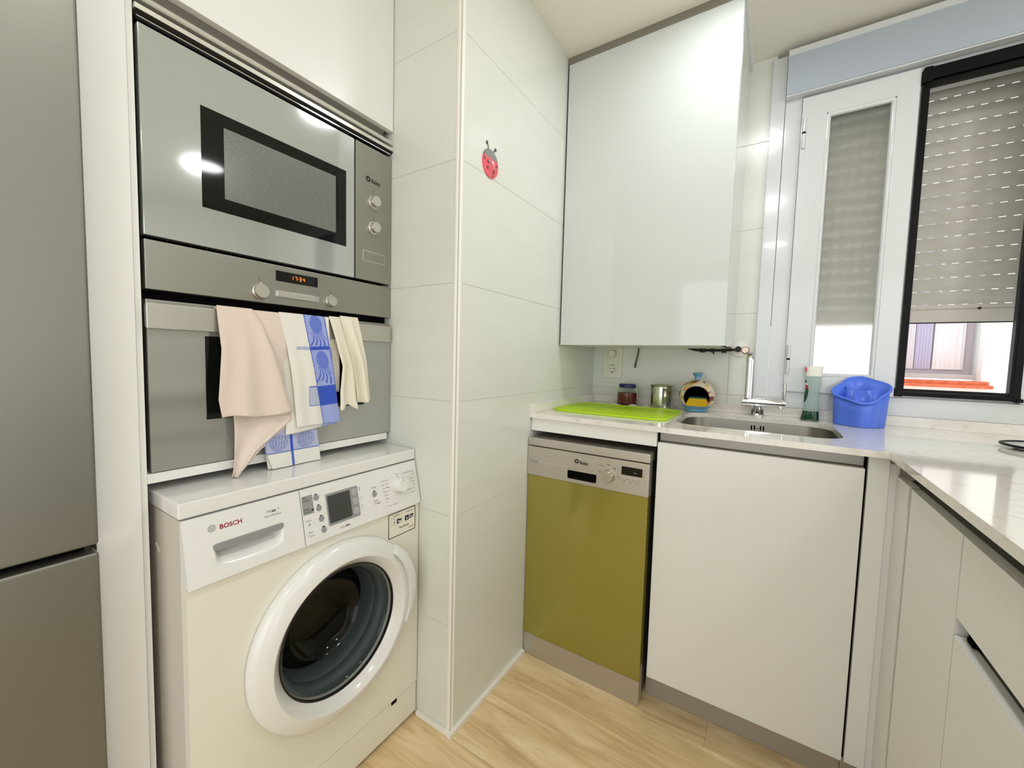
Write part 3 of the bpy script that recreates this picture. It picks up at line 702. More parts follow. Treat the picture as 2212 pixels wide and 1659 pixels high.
# slope frame for things lying on the panel
SU = Vector((0, 1, 0)); SV = Vector((-0.028, 0, 0.125)).normalized(); SN = Vector((0.125, 0, 0.028)).normalized()
def on(y, z, e=0.0): return Vector((px_(z), y, z)) + SN * e
def plate(pts, h, mat, parent, name, e=-0.0005, **k):
    # polygon of (y,z) laid on the slope with thickness h
    mb = MB(); A = [mb.bm.verts.new(on(a, c, e)) for a, c in pts]; C2 = [mb.bm.verts.new(on(a, c, h)) for a, c in pts]
    mb.bm.faces.new(A); mb.bm.faces.new(C2[::-1])
    for i in range(len(A)): mb.bm.faces.new([A[i], A[(i + 1) % len(A)], C2[(i + 1) % len(A)], C2[i]])
    return part(name, mb, mat, parent, 30, **k)
def disc(y, z, r, n=24): return [(y + r * math.cos(2 * PI * i / n), z + r * math.sin(2 * PI * i / n)) for i in range(n)]
def wt(s, size, y, z, mat=None, parent=None, **k): return text(s, size, on(y, z, 0.0004), SU, SV, mat or m_ink_grey, parent or co, **k)
# emblem: ring with an H anchor
def emblem(y, z, r, mat, parent):
    mb = MB(); n = 28
    for r0, r1 in ((0.86, 1.0), (0.66, 0.74)):
        A = [mb.bm.verts.new(on(*p, 0.0004)) for p in disc(y, z, r * r0, n)]; C2 = [mb.bm.verts.new(on(*p, 0.0004)) for p in disc(y, z, r * r1, n)]
        for i in range(n): mb.bm.faces.new([A[i], A[(i + 1) % n], C2[(i + 1) % n], C2[i]])
    for a0, a1, c0, c1 in ((-.36, -.22, -.6, .6), (.22, .36, -.6, .6), (-.3, .3, -.2, -.08), (-.3, .3, .08, .2)):
        mb.bm.faces.new([mb.bm.verts.new(on(y + r * a, z + r * c, 0.0004)) for a, c in ((a0, c0), (a1, c0), (a1, c1), (a0, c1))])
    return part('emblem', mb, mat, parent, 0)
emblem(0.5745, 0.7888, 0.0066, m_ink_grey, ds)
wt('BOSCH', 0.0125, 0.5875, 0.7868, m_ink_red, ds, bold=0.00028)
wt('Ma', 0.0085, 0.6760, 0.7890, m_ink_grey, ds, shear=0.15); wt('xx', 0.0085, 0.6872, 0.7890, m_ink, ds, bold=0.00035); wt('7', 0.0085, 0.6995, 0.7890, m_ink_grey, ds)
wt('VarioPerfect', 0.0072, 0.6700, 0.7800, m_ink_grey, ds, shear=0.1)
gl = plate(rrect(0.7545, 0.7810, 0.7570, 0.7995, 0.002, 3), 0.0004, m_grey_plastic, co, 'info_field')
wt('Eco', 0.0058, 0.7565, 0.7950, m_ink, gl).location += SN * 0.0004
wt('Perfect', 0.0058, 0.7565, 0.7885, m_ink, gl).location += SN * 0.0004
wt('Speed', 0.0058, 0.7565, 0.7690, m_ink, gl).location += SN * 0.0004
wt('Perfect', 0.0058, 0.7565, 0.7625, m_ink, gl).location += SN * 0.0004
plate(disc(0.7775, 0.7650, 0.0030, 16), 0.0008, m_ink, gl, 'icon'); plate(disc(0.7755, 0.7930, 0.0018, 12), 0.0008, m_ink_grey, gl, 'icon')
wt('Fácil', 0.0068, 0.7590, 0.7425); wt('Skin', 0.0068, 0.7605, 0.7160); wt('Care', 0.0068, 0.7605, 0.7080)
plate([(0.7625, 0.7320), (0.7690, 0.7320), (0.7680, 0.7350), (0.7665, 0.7368), (0.7640, 0.7350)], 0.0004, m_ink_grey, co, 'icon')
for yy, zz in ((0.7900, 0.7898), (0.7935, 0.7640), (0.7965, 0.7385), (0.7993, 0.7120)):
    bt = plate(disc(yy, zz, 0.0068), 0.0012, m_grey_plastic, co, 'button')
    plate([(yy - 0.0034, zz + 0.0064), (yy + 0.0022, zz + 0.0072), (yy + 0.0022, zz + 0.0086), (yy - 0.0034, zz + 0.0080)], 0.0016, m_gap, bt, 'indicator')
bz = plate(rrect(0.8130, 0.9030, 0.7145, 0.7905, 0.003, 3), 0.0012, m_grey_plastic, co, 'display_bezel')
plate(rrect(0.8165, 0.8790, 0.7200, 0.7850, 0.002, 3), 0.0018, m_lcd, bz, 'display')
for zz in (0.7765, 0.7540, 0.7300): plate(rrect(0.8835, 0.9000, zz - 0.0088, zz + 0.0088, 0.006, 4), 0.0026, M('light_button', (168, 170, 168), 0.35), bz, 'button')
plate([(0.9085, 0.7750), (0.9105, 0.7750), (0.9105, 0.7850), (0.9085, 0.7850)], 0.0004, m_ink_grey, co, 'icon')
for zz in (0.7575, 0.7345):
    mb = MB(); n = 20; A = [mb.bm.verts.new(on(*p, 0.0004)) for p in disc(0.9115, zz, 0.0034, n)]; C2 = [mb.bm.verts.new(on(*p, 0.0004)) for p in disc(0.9115, zz, 0.0041, n)]
    for i in range(n): mb.bm.faces.new([A[i], A[(i + 1) % n], C2[(i + 1) % n], C2[i]])
    part('icon', mb, m_ink_grey, co, 0)
wt('sport', 0.0078, 0.8420, 0.7025); wt('line', 0.0078, 0.8585, 0.7025, m_ink, bold=0.0002)
bt = plate(disc(0.9540, 0.7545, 0.0075), 0.0012, m_grey_plastic, co, 'button')
plate([(0.9505, 0.7615), (0.9560, 0.7622), (0.9560, 0.7640), (0.9505, 0.7633)], 0.0016, m_gap, bt, 'indicator')
wt('Inicio', 0.0068, 0.9470, 0.7725, m_ink); wt('Pausa', 0.0068, 0.9480, 0.7365, m_ink); wt('+Carga', 0.0068, 0.9490, 0.7290, m_ink)
KY, KZ = 1.0400, 0.7575
kn = MB(); base = on(KY, KZ)
t = bmesh.new()
prof = [(0.0, 0), (0.0205, 0), (0.0200, 0.004), (0.0190, 0.020), (0.0175, 0.0235), (0.0, 0.0245)]
rings = []
for r0, h in prof: rings.append([base + SN * h + (SU * math.cos(2 * PI * i / 40) + SV * math.sin(2 * PI * i / 40)) * max(r0, 1e-5) for i in range(40)])
vv = [[kn.bm.verts.new(p) for p in rg] for rg in rings]
for A, C2 in zip(vv, vv[1:]):
    for i in range(40): kn.bm.faces.new([A[i], A[(i + 1) % 40], C2[(i + 1) % 40], C2[i]])
bmesh.ops.remove_doubles(kn.bm, verts=list(kn.bm.verts), dist=2e-5)
t.free()
ko = part('program_knob', kn, m_enamel, co)
part('pointer', MB().tube([base + SN * 0.0215 + SV * 0.0182, base + SN * 0.0240 + SV * 0.0165, base + SN * 0.0248 + SV * 0.011], 0.0006, 6), m_ink, ko)
plate([(KY - 0.0012, KZ + 0.0238), (KY + 0.0012, KZ + 0.0238), (KY + 0.0012, KZ + 0.0262), (KY - 0.0012, KZ + 0.0262)], 0.0006, m_ink, co, 'mark')
wt('Paro', 0.0058, KY, KZ + 0.0320, align='CENTER')
for i, s_ in enumerate(('D. Ser sens', 'Sport 40\'', 'Osc. Blanc', 'Rápido 15\'', 'Lanas', 'Mixto', '15\'')):
    wt(s_, 0.0062, 0.9790 + 0.0016 * i, 0.7810 - 0.0098 * i)
wt('Centr. adicional', 0.0062, 0.9910, 0.7110)
for i, s_ in enumerate(('Resistente Algod', 'Prel', 'Sintétic', 'Deli', '40', 'Rápido Trop', 'Centrif')):
    wt(s_, 0.0060, 1.1020 - 0.0005 * i, 0.7870 - 0.0100 * i, align='RIGHT')
# sticker on the front plate
FX = 0.2858
st = part('sticker', B(0.2850, FX, 0.9985, 1.1000, 0.6105, 0.6815), M('sticker_film', (232, 230, 214), 0.3), wm, 0)
part('sticker_frame', MB().prism(rrect(0.998, 1.1005, 0.610, 0.682, 0.003, 3), 'X', FX - 0.0002, FX + 0.0003, holes=[rrect(1.0000, 1.0985, 0.612, 0.680, 0.002, 3)]), m_gap, st, 0)
part('picture', MB().prism([(1.0085, 0.646), (1.0265, 0.646), (1.0265, 0.668), (1.0085, 0.668)], 'X', FX, FX + 0.0002, holes=[[(1.0091, 0.6466), (1.0259, 0.6466), (1.0259, 0.6674), (1.0091, 0.6674)]]), m_ink_grey, st, 0)
part('crescent', MB().prism([(1.0155, 0.6500), (1.0200, 0.6520), (1.0212, 0.6565), (1.0195, 0.6610), (1.0190, 0.6560)], 'X', FX, FX + 0.0003), m_ink, st, 0)
part('icon', B(FX, FX + 0.0003, 1.0150, 1.0200, 0.6635, 0.6645), m_ink, st, 0)
part('picture', MB().prism([(1.0290, 0.646), (1.0330, 0.6460), (1.0470, 0.6500), (1.0470, 0.6585), (1.0290, 0.6620)], 'X', FX, FX + 0.0003), M('navy_print', (44, 52, 66), 0.5), st, 0)
part('icon', B(FX + 0.0003, FX + 0.0005, 1.0335, 1.0445, 0.6500, 0.6545), M('sticker_white', (222, 222, 214), 0.5), st, 0)
part('picture', B(FX, FX + 0.0003, 1.0590, 1.0745, 0.6460, 0.6615), M('violet_print', (40, 28, 62), 0.5), st, 0)
part('icon', MB().prism([(1.0640, 0.6490), (1.0695, 0.6490), (1.0668, 0.6575)], 'X', FX + 0.0003, FX + 0.0006), M('sticker_white', ()), st, 0)
part('picture', MB().prism([(1.0780, 0.6475), (1.0925, 0.6490), (1.0925, 0.6605), (1.0780, 0.6600)], 'X', FX, FX + 0.0003), m_ink, st, 0)
part('icon', B(FX + 0.0003, FX + 0.0005, 1.0810, 1.0910, 0.6500, 0.6550), M('pale_print', (178, 174, 164), 0.5), st, 0)
text('EcoPerfect', 0.0056, (FX + 0.0004, 1.0160, 0.6722), YU, ZU, m_ink, st); text('SpeedPerfect', 0.0056, (FX + 0.0004, 1.0640, 0.6722), YU, ZU, m_ink, st)
text('VarioPerfect', 0.0074, (FX + 0.0004, 1.0370, 0.6325), YU, ZU, m_ink, st, bold=0.0001); text('BOSCH', 0.0060, (FX + 0.0004, 1.0795, 0.6225), YU, ZU, m_ink_red, st)
part('emblem', ring((FX, 1.0750, 0.6215), 'X', 0.0026, 0.0007, 0.0003, 14), m_ink_grey, st, 0)
# porthole door
dc = (0, DC, DZ)
dring = part('door_ring', MB().lathe([(0.196, 0.2870), (0.2215, 0.2870), (0.2235, 0.2930), (0.2230, 0.3020), (0.2190, 0.3100), (0.2120, 0.3150), (0.1980, 0.3210), (0.1850, 0.3258), (0.1825, 0.3262), (0.1805, 0.3250), (0.1700, 0.3130), (0.1600, 0.3020), (0.1560, 0.2930), (0.1560, 0.2870), (0.196, 0.2870)], dc, 'X', 96), m_enamel, wm, 40)
def hr(a):
    t = (a + math.radians(22)) / math.radians(66); return 0.2235 + 0.021 * math.sin(PI * max(0, min(1, t))) ** 0.7
mb = MB(); na = 28; rowsv = []
for i in range(na + 1):
    a = math.radians(-22) + math.radians(66) * i / na; ro = hr(a); sec = [(0.2020, 0.2900), (ro, 0.2900), (ro + 0.001, 0.3000), (ro - 0.004, 0.3150), (ro - 0.018, 0.3265), (0.2020, 0.3290)]
    rowsv.append([mb.bm.verts.new(Vector((h, DC + r0 * math.cos(a), DZ + r0 * math.sin(a)))) for r0, h in sec])
for A, C2 in zip(rowsv, rowsv[1:]):
    for k in range(6): mb.bm.faces.new([A[k], A[(k + 1) % 6], C2[(k + 1) % 6], C2[k]])
mb.bm.faces.new(rowsv[0]); mb.bm.faces.new(rowsv[-1][::-1])
part('door_handle', mb, m_enamel, dring, 40)
part('door_glass', MB().lathe([(0.1575, 0.3010), (0.150, 0.2990), (0.143, 0.2850), (0.136, 0.250), (0.126, 0.215), (0.108, 0.192), (0.07, 0.178), (0.0, 0.174)], dc, 'X', 64), m_bowl, dring, 60)
part('glass_rim', MB().lathe([(0.1600, 0.2950), (0.1600, 0.3025), (0.1565, 0.3025), (0.1565, 0.2950), (0.1600, 0.2950)], dc, 'X', 64), m_darkmetal, dring)
part('door_gasket', MB().lathe([(0.190, 0.262), (0.176, 0.268), (0.160, 0.262), (0.153, 0.245), (0.158, 0.232), (0.150, 0.222), (0.153, 0.205), (0.146, 0.190), (0.150, 0.175), (0.205, 0.170), (0.205, 0.258), (0.190, 0.262)], dc, 'X', 64), m_rubber, wm, 50)
part('drum', MB().lathe([(0.148, 0.180), (0.230, 0.160), (0.230, -0.12), (0.0, -0.12)], dc, 'X', 48), m_drum, wm, 40)
for a in (90, 210, 330):
    a = math.radians(a); part('drum_paddle', MB().tube([(0.15, DC + 0.215 * math.cos(a), DZ + 0.215 * math.sin(a)), (-0.10, DC + 0.215 * math.cos(a), DZ + 0.215 * math.sin(a))], 0.03, 10), m_drum, wm)

# ------------------------------------------------------------------ ladybird hook on the column
lb = thing('ladybird_hook', 'red ladybird-shaped adhesive hook on the tiled column', 'hook', (XP, 1.256, 1.682))
ct = math.radians(4)
def el(cy, cz, a, b2, n=40, cut=None, keep=1):
    P = []
    for i in range(n):
        t = 2 * PI * i / n; P.append((cy + a * math.cos(t), cz + b2 * math.sin(t)))
    return P
LY, LZ, LA, LBb = 1.2563, 1.7190, 0.0385, 0.0405
body = [(LY + LA * math.cos(t), LZ + LBb * math.sin(t)) for t in [math.radians(157) + math.radians(226) * i / 40 for i in range(41)]]
head = [(LY + LA * math.cos(t), LZ + LBb * math.sin(t)) for t in [math.radians(23) + math.radians(134) * i / 26 for i in range(27)]]
part('body', MB().prism(body, 'X', XP, XP + 0.004), m_pinkred, lb)
part('head', MB().prism(head, 'X', XP, XP + 0.0042), m_ladygrey, lb)
part('outline', MB().tube([(XP + 0.003, a, c) for a, c in head], 0.0012, 6), m_ladydark, lb)
for p in ([(1.246, 1.758), (1.2435, 1.768), (1.238, 1.775)], [(1.270, 1.7555), (1.276, 1.766), (1.282, 1.771)]):
    an = part('antenna', MB().tube([(XP + 0.002, a, c) for a, c in p], 0.0012, 6), m_ladydark, lb)
    part('antenna_tip', MB().sphere((XP + 0.002, p[-1][0], p[-1][1]), 0.0042, 12, (0.5, 1, 1.2)), m_ladydark, an)
for a, c, r0 in ((1.2240, 1.7240, 0.0045), (1.2420, 1.7210, 0.0055), (1.2400, 1.7030, 0.005), (1.2870, 1.7230, 0.0045), (1.2710, 1.6990, 0.0055), (1.2660, 1.686, 0.004)):
    part('spot', MB().prism(disc(a, c, r0, 14), 'X', XP + 0.0039, XP + 0.0045), m_spot, lb)
part('hook', MB().tube([(XP + 0.004, 1.2440, 1.7240), (XP + 0.012, 1.2520, 1.7220), (XP + 0.014, 1.2560, 1.7140), (XP + 0.015, 1.2560, 1.7000), (XP + 0.020, 1.2560, 1.6945), (XP + 0.025, 1.2560, 1.6985)], 0.0019, 8), m_chrome, lb)

# ------------------------------------------------------------------ wall cabinet over the sink
wc = thing('wall_cabinet', 'tall white glossy wall cabinet left of the window', 'cabinet', (0.73, 1.96, 1.196))
part('body', B(0.428, 1.0215, 1.785, YB, 1.197, 2.303), m_lam, wc)
part('side_panel', B(1.0220, 1.0400, 1.784, YB, 1.1965, 2.305, 0.0008), m_gloss, wc)
part('door', B(0.4320, 1.0392, 1.765, 1.783, 1.1960, 2.303, 0.001), m_gloss, wc)
part('top_trim', B(XP + 0.001, 1.0420, 1.767, 1.786, 2.3045, CE - 0.0005, 0.001), m_alu, wc, label='olive grey trim under the ceiling')
part('side_trim', B(1.0400, 1.0500, 1.764, YB, 2.301, CE - 0.0005, 0.001), m_lam, wc)
part('gap_strip', B(XP + 0.0005, 0.4300, 1.774, 1.80, 1.197, 2.303), m_gap, wc, 0)
# cord hanging from the cabinet
single('pull_cord', MB().tube([(0.6515, 2.150, 1.196), (0.650, 2.149, 1.18), (0.6430, 2.146, 1.14), (0.6385, 2.145, 1.112), (0.6375, 2.145, 1.106)], [0.0038, 0.0036, 0.0040, 0.0046, 0.004], 8), M('cord_brown', (96, 88, 70), 0.7), 'short brown cord hanging below the wall cabinet beside the socket', 'cord')
# gas pipe and valve with its rosette
gp = thing('gas_pipe', 'dark pipe and valves under the wall cabinet with a white wall rosette', 'pipe', (1.0, 2.12, 1.165))
part('rosette', MB().lathe([(0.0, 0.0), (0.031, 0.0), (0.0315, -0.003), (0.029, -0.008), (0.015, -0.011), (0.0, -0.011)], (1.0590, YB, 1.1955), 'Y', 36), m_white_trim, gp)
part('valve_nut', MB().lathe([(0, -0.011), (0.010, -0.011), (0.012, -0.016), (0.012, -0.024), (0.009, -0.028), (0, -0.029)], (1.0570, YB, 1.1965), 'Y', 16), m_darkmetal, gp)
part('pipe', MB().tube([(1.055, 2.138, 1.1945), (1.03, 2.135, 1.193), (0.98, 2.13, 1.190), (0.90, 2.125, 1.1905), (0.87, 2.12, 1.199)], 0.0055, 10), m_darkmetal, gp)
for xx, rr, hh in ((0.915, 0.0095, 0.02), (0.955, 0.008, 0.014), (0.998, 0.0105, 0.018)):
    part('coupling', MB().cyl((xx, 2.129, 1.1905), 'X', rr, hh, 12, 0.001), m_darkmetal, gp)
part('tap_lever', MB().tube([(0.965, 2.128, 1.188), (0.968, 2.124, 1.181), (0.970, 2.12, 1.175)], 0.0035, 8), m_brass, gp)

# double socket
so = thing('double_socket', 'white vertical double wall socket under the wall cabinet', 'socket', (0.527, YB, 1.055))
part('plate', B(0.4815, 0.5730, YB - 0.009, YB, 1.0520, 1.2080, 0.003), m_socket, so)
for i, zz in enumerate((1.0975, 1.1690)):
    s2 = part('insert', B(0.4985, 0.5555, YB - 0.0115, YB - 0.008, zz - 0.029, zz + 0.029, 0.002), m_socket, so)
    part('well', MB().lathe([(0.0215, -0.0115), (0.0200, -0.0135), (0.0188, -0.0120), (0.0182, -0.0118), (0, -0.0118)], (0.5270, YB, zz), 'Y', 28), m_socket, s2)
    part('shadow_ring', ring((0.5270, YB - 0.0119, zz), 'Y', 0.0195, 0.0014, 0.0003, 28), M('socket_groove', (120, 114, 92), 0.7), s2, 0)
    if i == 0:
        for dx in (-0.0088, 0.0088): part('contact', MB().cyl((0.5270 + dx, YB - 0.0124, zz), 'Y', 0.0026, 0.0006, 12), m_black, s2, 0)
        for dz in (-0.0165, 0.0165): part('contact', B(0.5235, 0.5305, YB - 0.0126, YB - 0.0118, zz + dz - 0.0022, zz + dz + 0.0022), m_black, s2, 0)
    else:
        part('plug', MB().lathe([(0, -0.034), (0.015, -0.034), (0.0175, -0.031), (0.0178, -0.0118)], (0.5275, YB, zz), 'Y', 24), m_socket, s2)

# ------------------------------------------------------------------ worktop, sink
ZT, ZL = 0.934, 0.9170
SX0, SX1, SY0, SY1 = 0.905, 1.362, 1.658, 2.035
wk = thing('worktop', 'pale speckled quartz worktop turning the corner under the window', 'worktop', (1.0, 1.8, ZL))
hole = rrect(SX0, SX1, SY0, SY1, 0.075, 8)
part('slab', MB().prism([(XP + 0.0005, 1.5395), (1.4285, 1.5395), (1.4285, 0.335), (2.318, 0.335), (2.318, 2.148), (XP + 0.0005, 2.148)], 'Z', ZL, ZT, holes=[hole]), m_quartz, wk, 30)
part('upstand', B(XP + 0.0003, XP + 0.0205, 1.5395, 2.1445, ZT, 0.9685, 0.0012), m_quartz, wk)
part('upstand', B(XP + 0.0003, 2.318, 2.1450, YB - 0.0002, ZT, 0.9685, 0.0012), m_quartz, wk)
sk = thing('sink', 'undermounted steel sink set in the worktop', 'sink', (1.13, 1.85, 0.76))
s = MB(); loops = []
for off, zz, rr in ((0.022, ZL - 0.0012, 0.085), (0.006, ZL - 0.0012, 0.078), (0.005, ZL - 0.006, 0.076), (0.0, 0.80, 0.070), (-0.010, 0.775, 0.062), (-0.030, 0.766, 0.05), (-0.12, 0.764, 0.03)):
    loops.append([s.bm.verts.new(Vector((a, c, zz))) for a, c in rrect(SX0 - off, SX1 + off, SY0 - off, SY1 + off, rr, 8)])
for A, C2 in zip(loops, loops[1:]):
    for i in range(len(A)): s.bm.faces.new([A[i], A[(i + 1) % len(A)], C2[(i + 1) % len(A)], C2[i]])
s.bm.faces.new(loops[-1])
part('basin', s, m_sink, sk, 50)
part('drain', MB().lathe([(0.042, 0.0), (0.042, 0.003), (0.036, 0.0035), (0.03, 0.001), (0, 0.001)], (1.13, 1.85, 0.764), 'Z', 28), m_chrome, sk)
for i in range(5):
    xc = 1.1245 + i * 0.0098
    if i == 2: part('screw', MB().lathe([(0, 0.0003), (0.0034, 0.0008), (0.0036, 0.003)], (xc, SY1 + 0.0012, 0.8935), 'Y', 16), m_chrome, sk)
    else: part('overflow_slot', MB().prism(rrect(xc - 0.0023, xc + 0.0023, 0.8845, 0.9025, 0.0022, 4), 'Y', SY1 + 0.0020, SY1 + 0.0060), m_black, sk, 0)

# ------------------------------------------------------------------ faucet
fa = thing('faucet', 'chrome kitchen faucet with horizontal body and tall swivel spout', 'faucet', (1.139, 2.083, ZT))
part('base', MB().lathe([(0, 0), (0.0250, 0), (0.0255, 0.004), (0.020, 0.008), (0.0155, 0.012), (0.0155, 0.036), (0.0, 0.036)], (1.139, 2.083, ZT), 'Z', 28), m_chrome, fa)
for dx in (-0.016, 0.016): part('base_nut', MB().lathe([(0, 0.003), (0.0075, 0.003), (0.0065, 0.022), (0.0085, 0.030), (0, 0.030)], (1.139 + dx, 2.075, ZT), 'Z', 14), m_chrome, fa)
part('body', MB().lathe([(0, 0), (0.0165, 0), (0.0180, 0.002), (0.0180, 0.107), (0.0172, 0.108), (0.0172, 0.1095), (0.0172, 0.111), (0.0165, 0.143), (0.0150, 0.1455), (0, 0.1455)], (1.084, 2.083, 0.989), 'X', 32), m_chrome, fa)
part('spout', MB().tube([(1.1035, 2.083, 1.000), (1.1035, 2.083, 1.150), (1.1030, 2.082, 1.170), (1.1005, 2.076, 1.183), (1.097, 2.064, 1.188), (1.0905, 1.990, 1.188)], [0.0112, 0.0112, 0.0112, 0.0116, 0.0120, 0.0120], 18), m_chrome, fa)
part('spout_joint', MB().cyl((1.1035, 2.083, 1.150), 'Z', 0.0128, 0.012, 20, 0.001), m_chrome, fa)
part('spout_inner', MB().tube([(1.1125, 2.078, 1.000), (1.1125, 2.078, 1.155)], 0.0060, 12), m_chrome, fa)
part('aerator', MB().lathe([(0, -0.022), (0.0105, -0.022), (0.0140, -0.018), (0.0148, -0.006), (0.0135, 0.0)], (1.0905, 1.992, 1.188), 'Y', 24), M('dull_brass_chrome', (200, 178, 164), 0.35, 0.8), fa)
part('lever', MB().tube([(1.2230, 2.083, 1.000), (1.2230, 2.080, 1.040), (1.2232, 2.078, 1.0680)], [0.0045, 0.0042, 0.0046], 12), m_chrome, fa)
part('outlet_nub', MB().cyl((1.213, 2.080, 0.9690), 'Z', 0.0095, 0.008, 14, 0.002), m_chrome, fa)

# ------------------------------------------------------------------ lime drying mat
dm = thing('drying_mat', 'lime green silicone drying mat on the worktop beside the sink', 'mat', (0.66, 1.86, ZT))
MX0, MX1, MY0, MY1 = 0.4485, 0.884, 1.662, 1.998
part('mat', MB().prism(rrect(MX0, MX1, MY0, MY1, 0.045, 6), 'Z', ZT + 0.0008, ZT + 0.0045), m_lime, dm)
rm = MB(); P = rrect(MX0 + 0.004, MX1 - 0.004, MY0 + 0.004, MY1 - 0.004, 0.042, 6)
rm.tube([(a, c, ZT + 0.0045) for a, c in P] + [(P[0][0], P[0][1], ZT + 0.0045)], 0.0032, 8)
part('rim', rm, m_lime, dm, 50)
hb = MB()
for i in range(21):
    for j in range(15):
        xx = MX0 + 0.030 + i * 0.0188; yy = MY0 + 0.028 + j * 0.0190
        hb.lathe([(0.0042, 0.0), (0.0030, 0.0008), (0, 0.0009)], (xx, yy, ZT + 0.0044), 'Z', 6)
o = part('nubs', hb, m_lime, dm); o['kind'] = 'stuff'
hb = MB()
for i in range(34):
    hb.box(0.56 + i * 0.0082, 0.5645 + i * 0.0082, 1.7760, 1.7800, ZT + 0.0045, ZT + 0.0049)
    hb.box(0.56 + i * 0.0082, 0.5645 + i * 0.0082, 1.7000, 1.7040, ZT + 0.0045, ZT + 0.0049)
o = part('drain_slits', hb, m_limed, dm, 0); o['kind'] = 'stuff'

# ------------------------------------------------------------------ jar, mug, napkins, sponge holder
def napkin(cx, cy, a, label):
    mb = MB(); h = 0.052
    def g(u, v):
        x, yv = (u - .5) * 2 * h, (v - .5) * 2 * h
        cr = max(abs(u - .5), abs(v - .5)) * 2
        lift = 0.010 * max(0, cr - 0.78) / 0.22 * (0.5 + 0.5 * math.sin(u * 9 + v * 7 + a))
        return Vector((cx + x * math.cos(a) - yv * math.sin(a), cy + x * math.sin(a) + yv * math.cos(a), ZT + 0.0012 + lift))
    mb.grid(g, 16, 16)
    o = single('paper_napkin', mb, m_paper, label, 'napkin'); thick(o, 0.0006); return o
napkin(0.620, 2.066, 0.30, 'white paper napkin under the red jam jar')
napkin(0.775, 2.066, -0.25, 'white paper napkin under the metal mug')
ZN = ZT + 0.0022
jr = thing('jam_jar', 'small glass jar of dark red jam with a navy blue lid', 'jar', (0.6255, 2.085, ZN))
jc = (0.6255, 2.085, ZN)
part('jam', MB().lathe([(0, 0.003), (0.040, 0.003), (0.0435, 0.008), (0.0435, 0.056), (0.040, 0.058), (0, 0.058)], jc, 'Z', 36), m_jam, jr)
part('glass', MB().lathe([(0, 0.0), (0.042, 0.0), (0.0462, 0.005), (0.0462, 0.060), (0.043, 0.068), (0.036, 0.074), (0.034, 0.078), (0.034, 0.084), (0.0315, 0.084), (0.0315, 0.078), (0.034, 0.072), (0.0415, 0.064), (0.0445, 0.056), (0.0445, 0.006), (0.041, 0.002), (0, 0.002)], jc, 'Z', 36), m_glass, jr, 40)
part('lid', MB().lathe([(0.0355, 0.0800), (0.0372, 0.0785), (0.0380, 0.0820), (0.0378, 0.0920), (0.0355, 0.0955), (0, 0.0960)], jc, 'Z', 36), m_navy, jr)
mg = thing('metal_mug', 'shiny metal mug with a strap handle on a paper napkin', 'mug', (0.775, 2.085, ZN))
mc = (0.775, 2.085, ZN)
part('cup', MB().lathe([(0, 0.0), (0.041, 0.0), (0.043, 0.002), (0.0435, 0.092), (0.0475, 0.0965), (0.0478, 0.0985), (0.0455, 0.0990), (0.0420, 0.0940), (0.0412, 0.004), (0, 0.004)], mc, 'Z', 40), m_tin, mg, 40)
ha = Vector((0.45, -0.89, 0)).normalized(); c0 = Vector(mc)
hp = [c0 + ha * r0 + Vector((0, 0, h)) for r0, h in ((0.0425, 0.086), (0.058, 0.087), (0.067, 0.078), (0.068, 0.040), (0.060, 0.026), (0.0425, 0.022))]
sd = Vector((-ha.y, ha.x, 0)); mb = MB(); V = [[mb.bm.verts.new(p + sd * w2) for w2 in (-0.0075, 0.0075)] for p in hp]
for A, C2 in zip(V, V[1:]): mb.bm.faces.new([A[0], A[1], C2[1], C2[0]])
thick(part('handle', mb, m_tin, mg, 60, normals=False), 0.0018, 0)
# ceramic sponge holder
HC = Vector((0.9205, 2.073, ZT)); HR = 0.0655
sh = thing('sponge_holder', 'round patchwork ceramic sponge holder with a pale blue knob', 'sponge holder', tuple(HC))
fd = (Vector((1.0, 1.0, 0)) * 0 + Vector((0.10, -1.0, 0.02))).normalized()
hx = Vector((1, 0.10, 0)).normalized(); hz = hx.cross(fd).normalized()
if hz.z < 0: hz = -hz
cz = 0.066
def hsh(a, b2, kill=True, r=HR):
    # a azimuth, b2 polar from the top
    rr = r
    return HC + Vector((0, 0, cz)) + Vector((rr * math.sin(b2) * math.cos(a), rr * math.sin(b2) * math.sin(a), rr * math.cos(b2) * 0.98))
def inmouth(p):
    d2 = p - (HC + Vector((0, 0, cz))); 
    if d2.dot(fd) < 0: return False
    u = d2.dot(hx) / 0.047; v = (d2.dot(hz) + 0.007) / 0.047
    if v < -0.72: return False
    return u * u + v * v < 1
NA, NB = 160, 100
pats = [m_cer_w, M('cer_ochre', (214, 164, 70), 0.2, coat=0.4), M('cer_red', (150, 26, 34), 0.2, coat=0.4), M('cer_green', (92, 104, 42), 0.2, coat=0.4), M('cer_navy', (24, 22, 62), 0.2, coat=0.4), M('cer_peach', (226, 176, 112), 0.2, coat=0.4), M('cer_coral', (196, 74, 66), 0.2, coat=0.4)]
bm_s = {}
shell = MB(); fm = []
vg = [[shell.bm.verts.new(hsh(2 * PI * i / NA, 0.12 + (PI - 0.62 - 0.12) * j / NB)) for j in range(NB + 1)] for i in range(NA)]
rnd = random.Random(11); cellc = {}
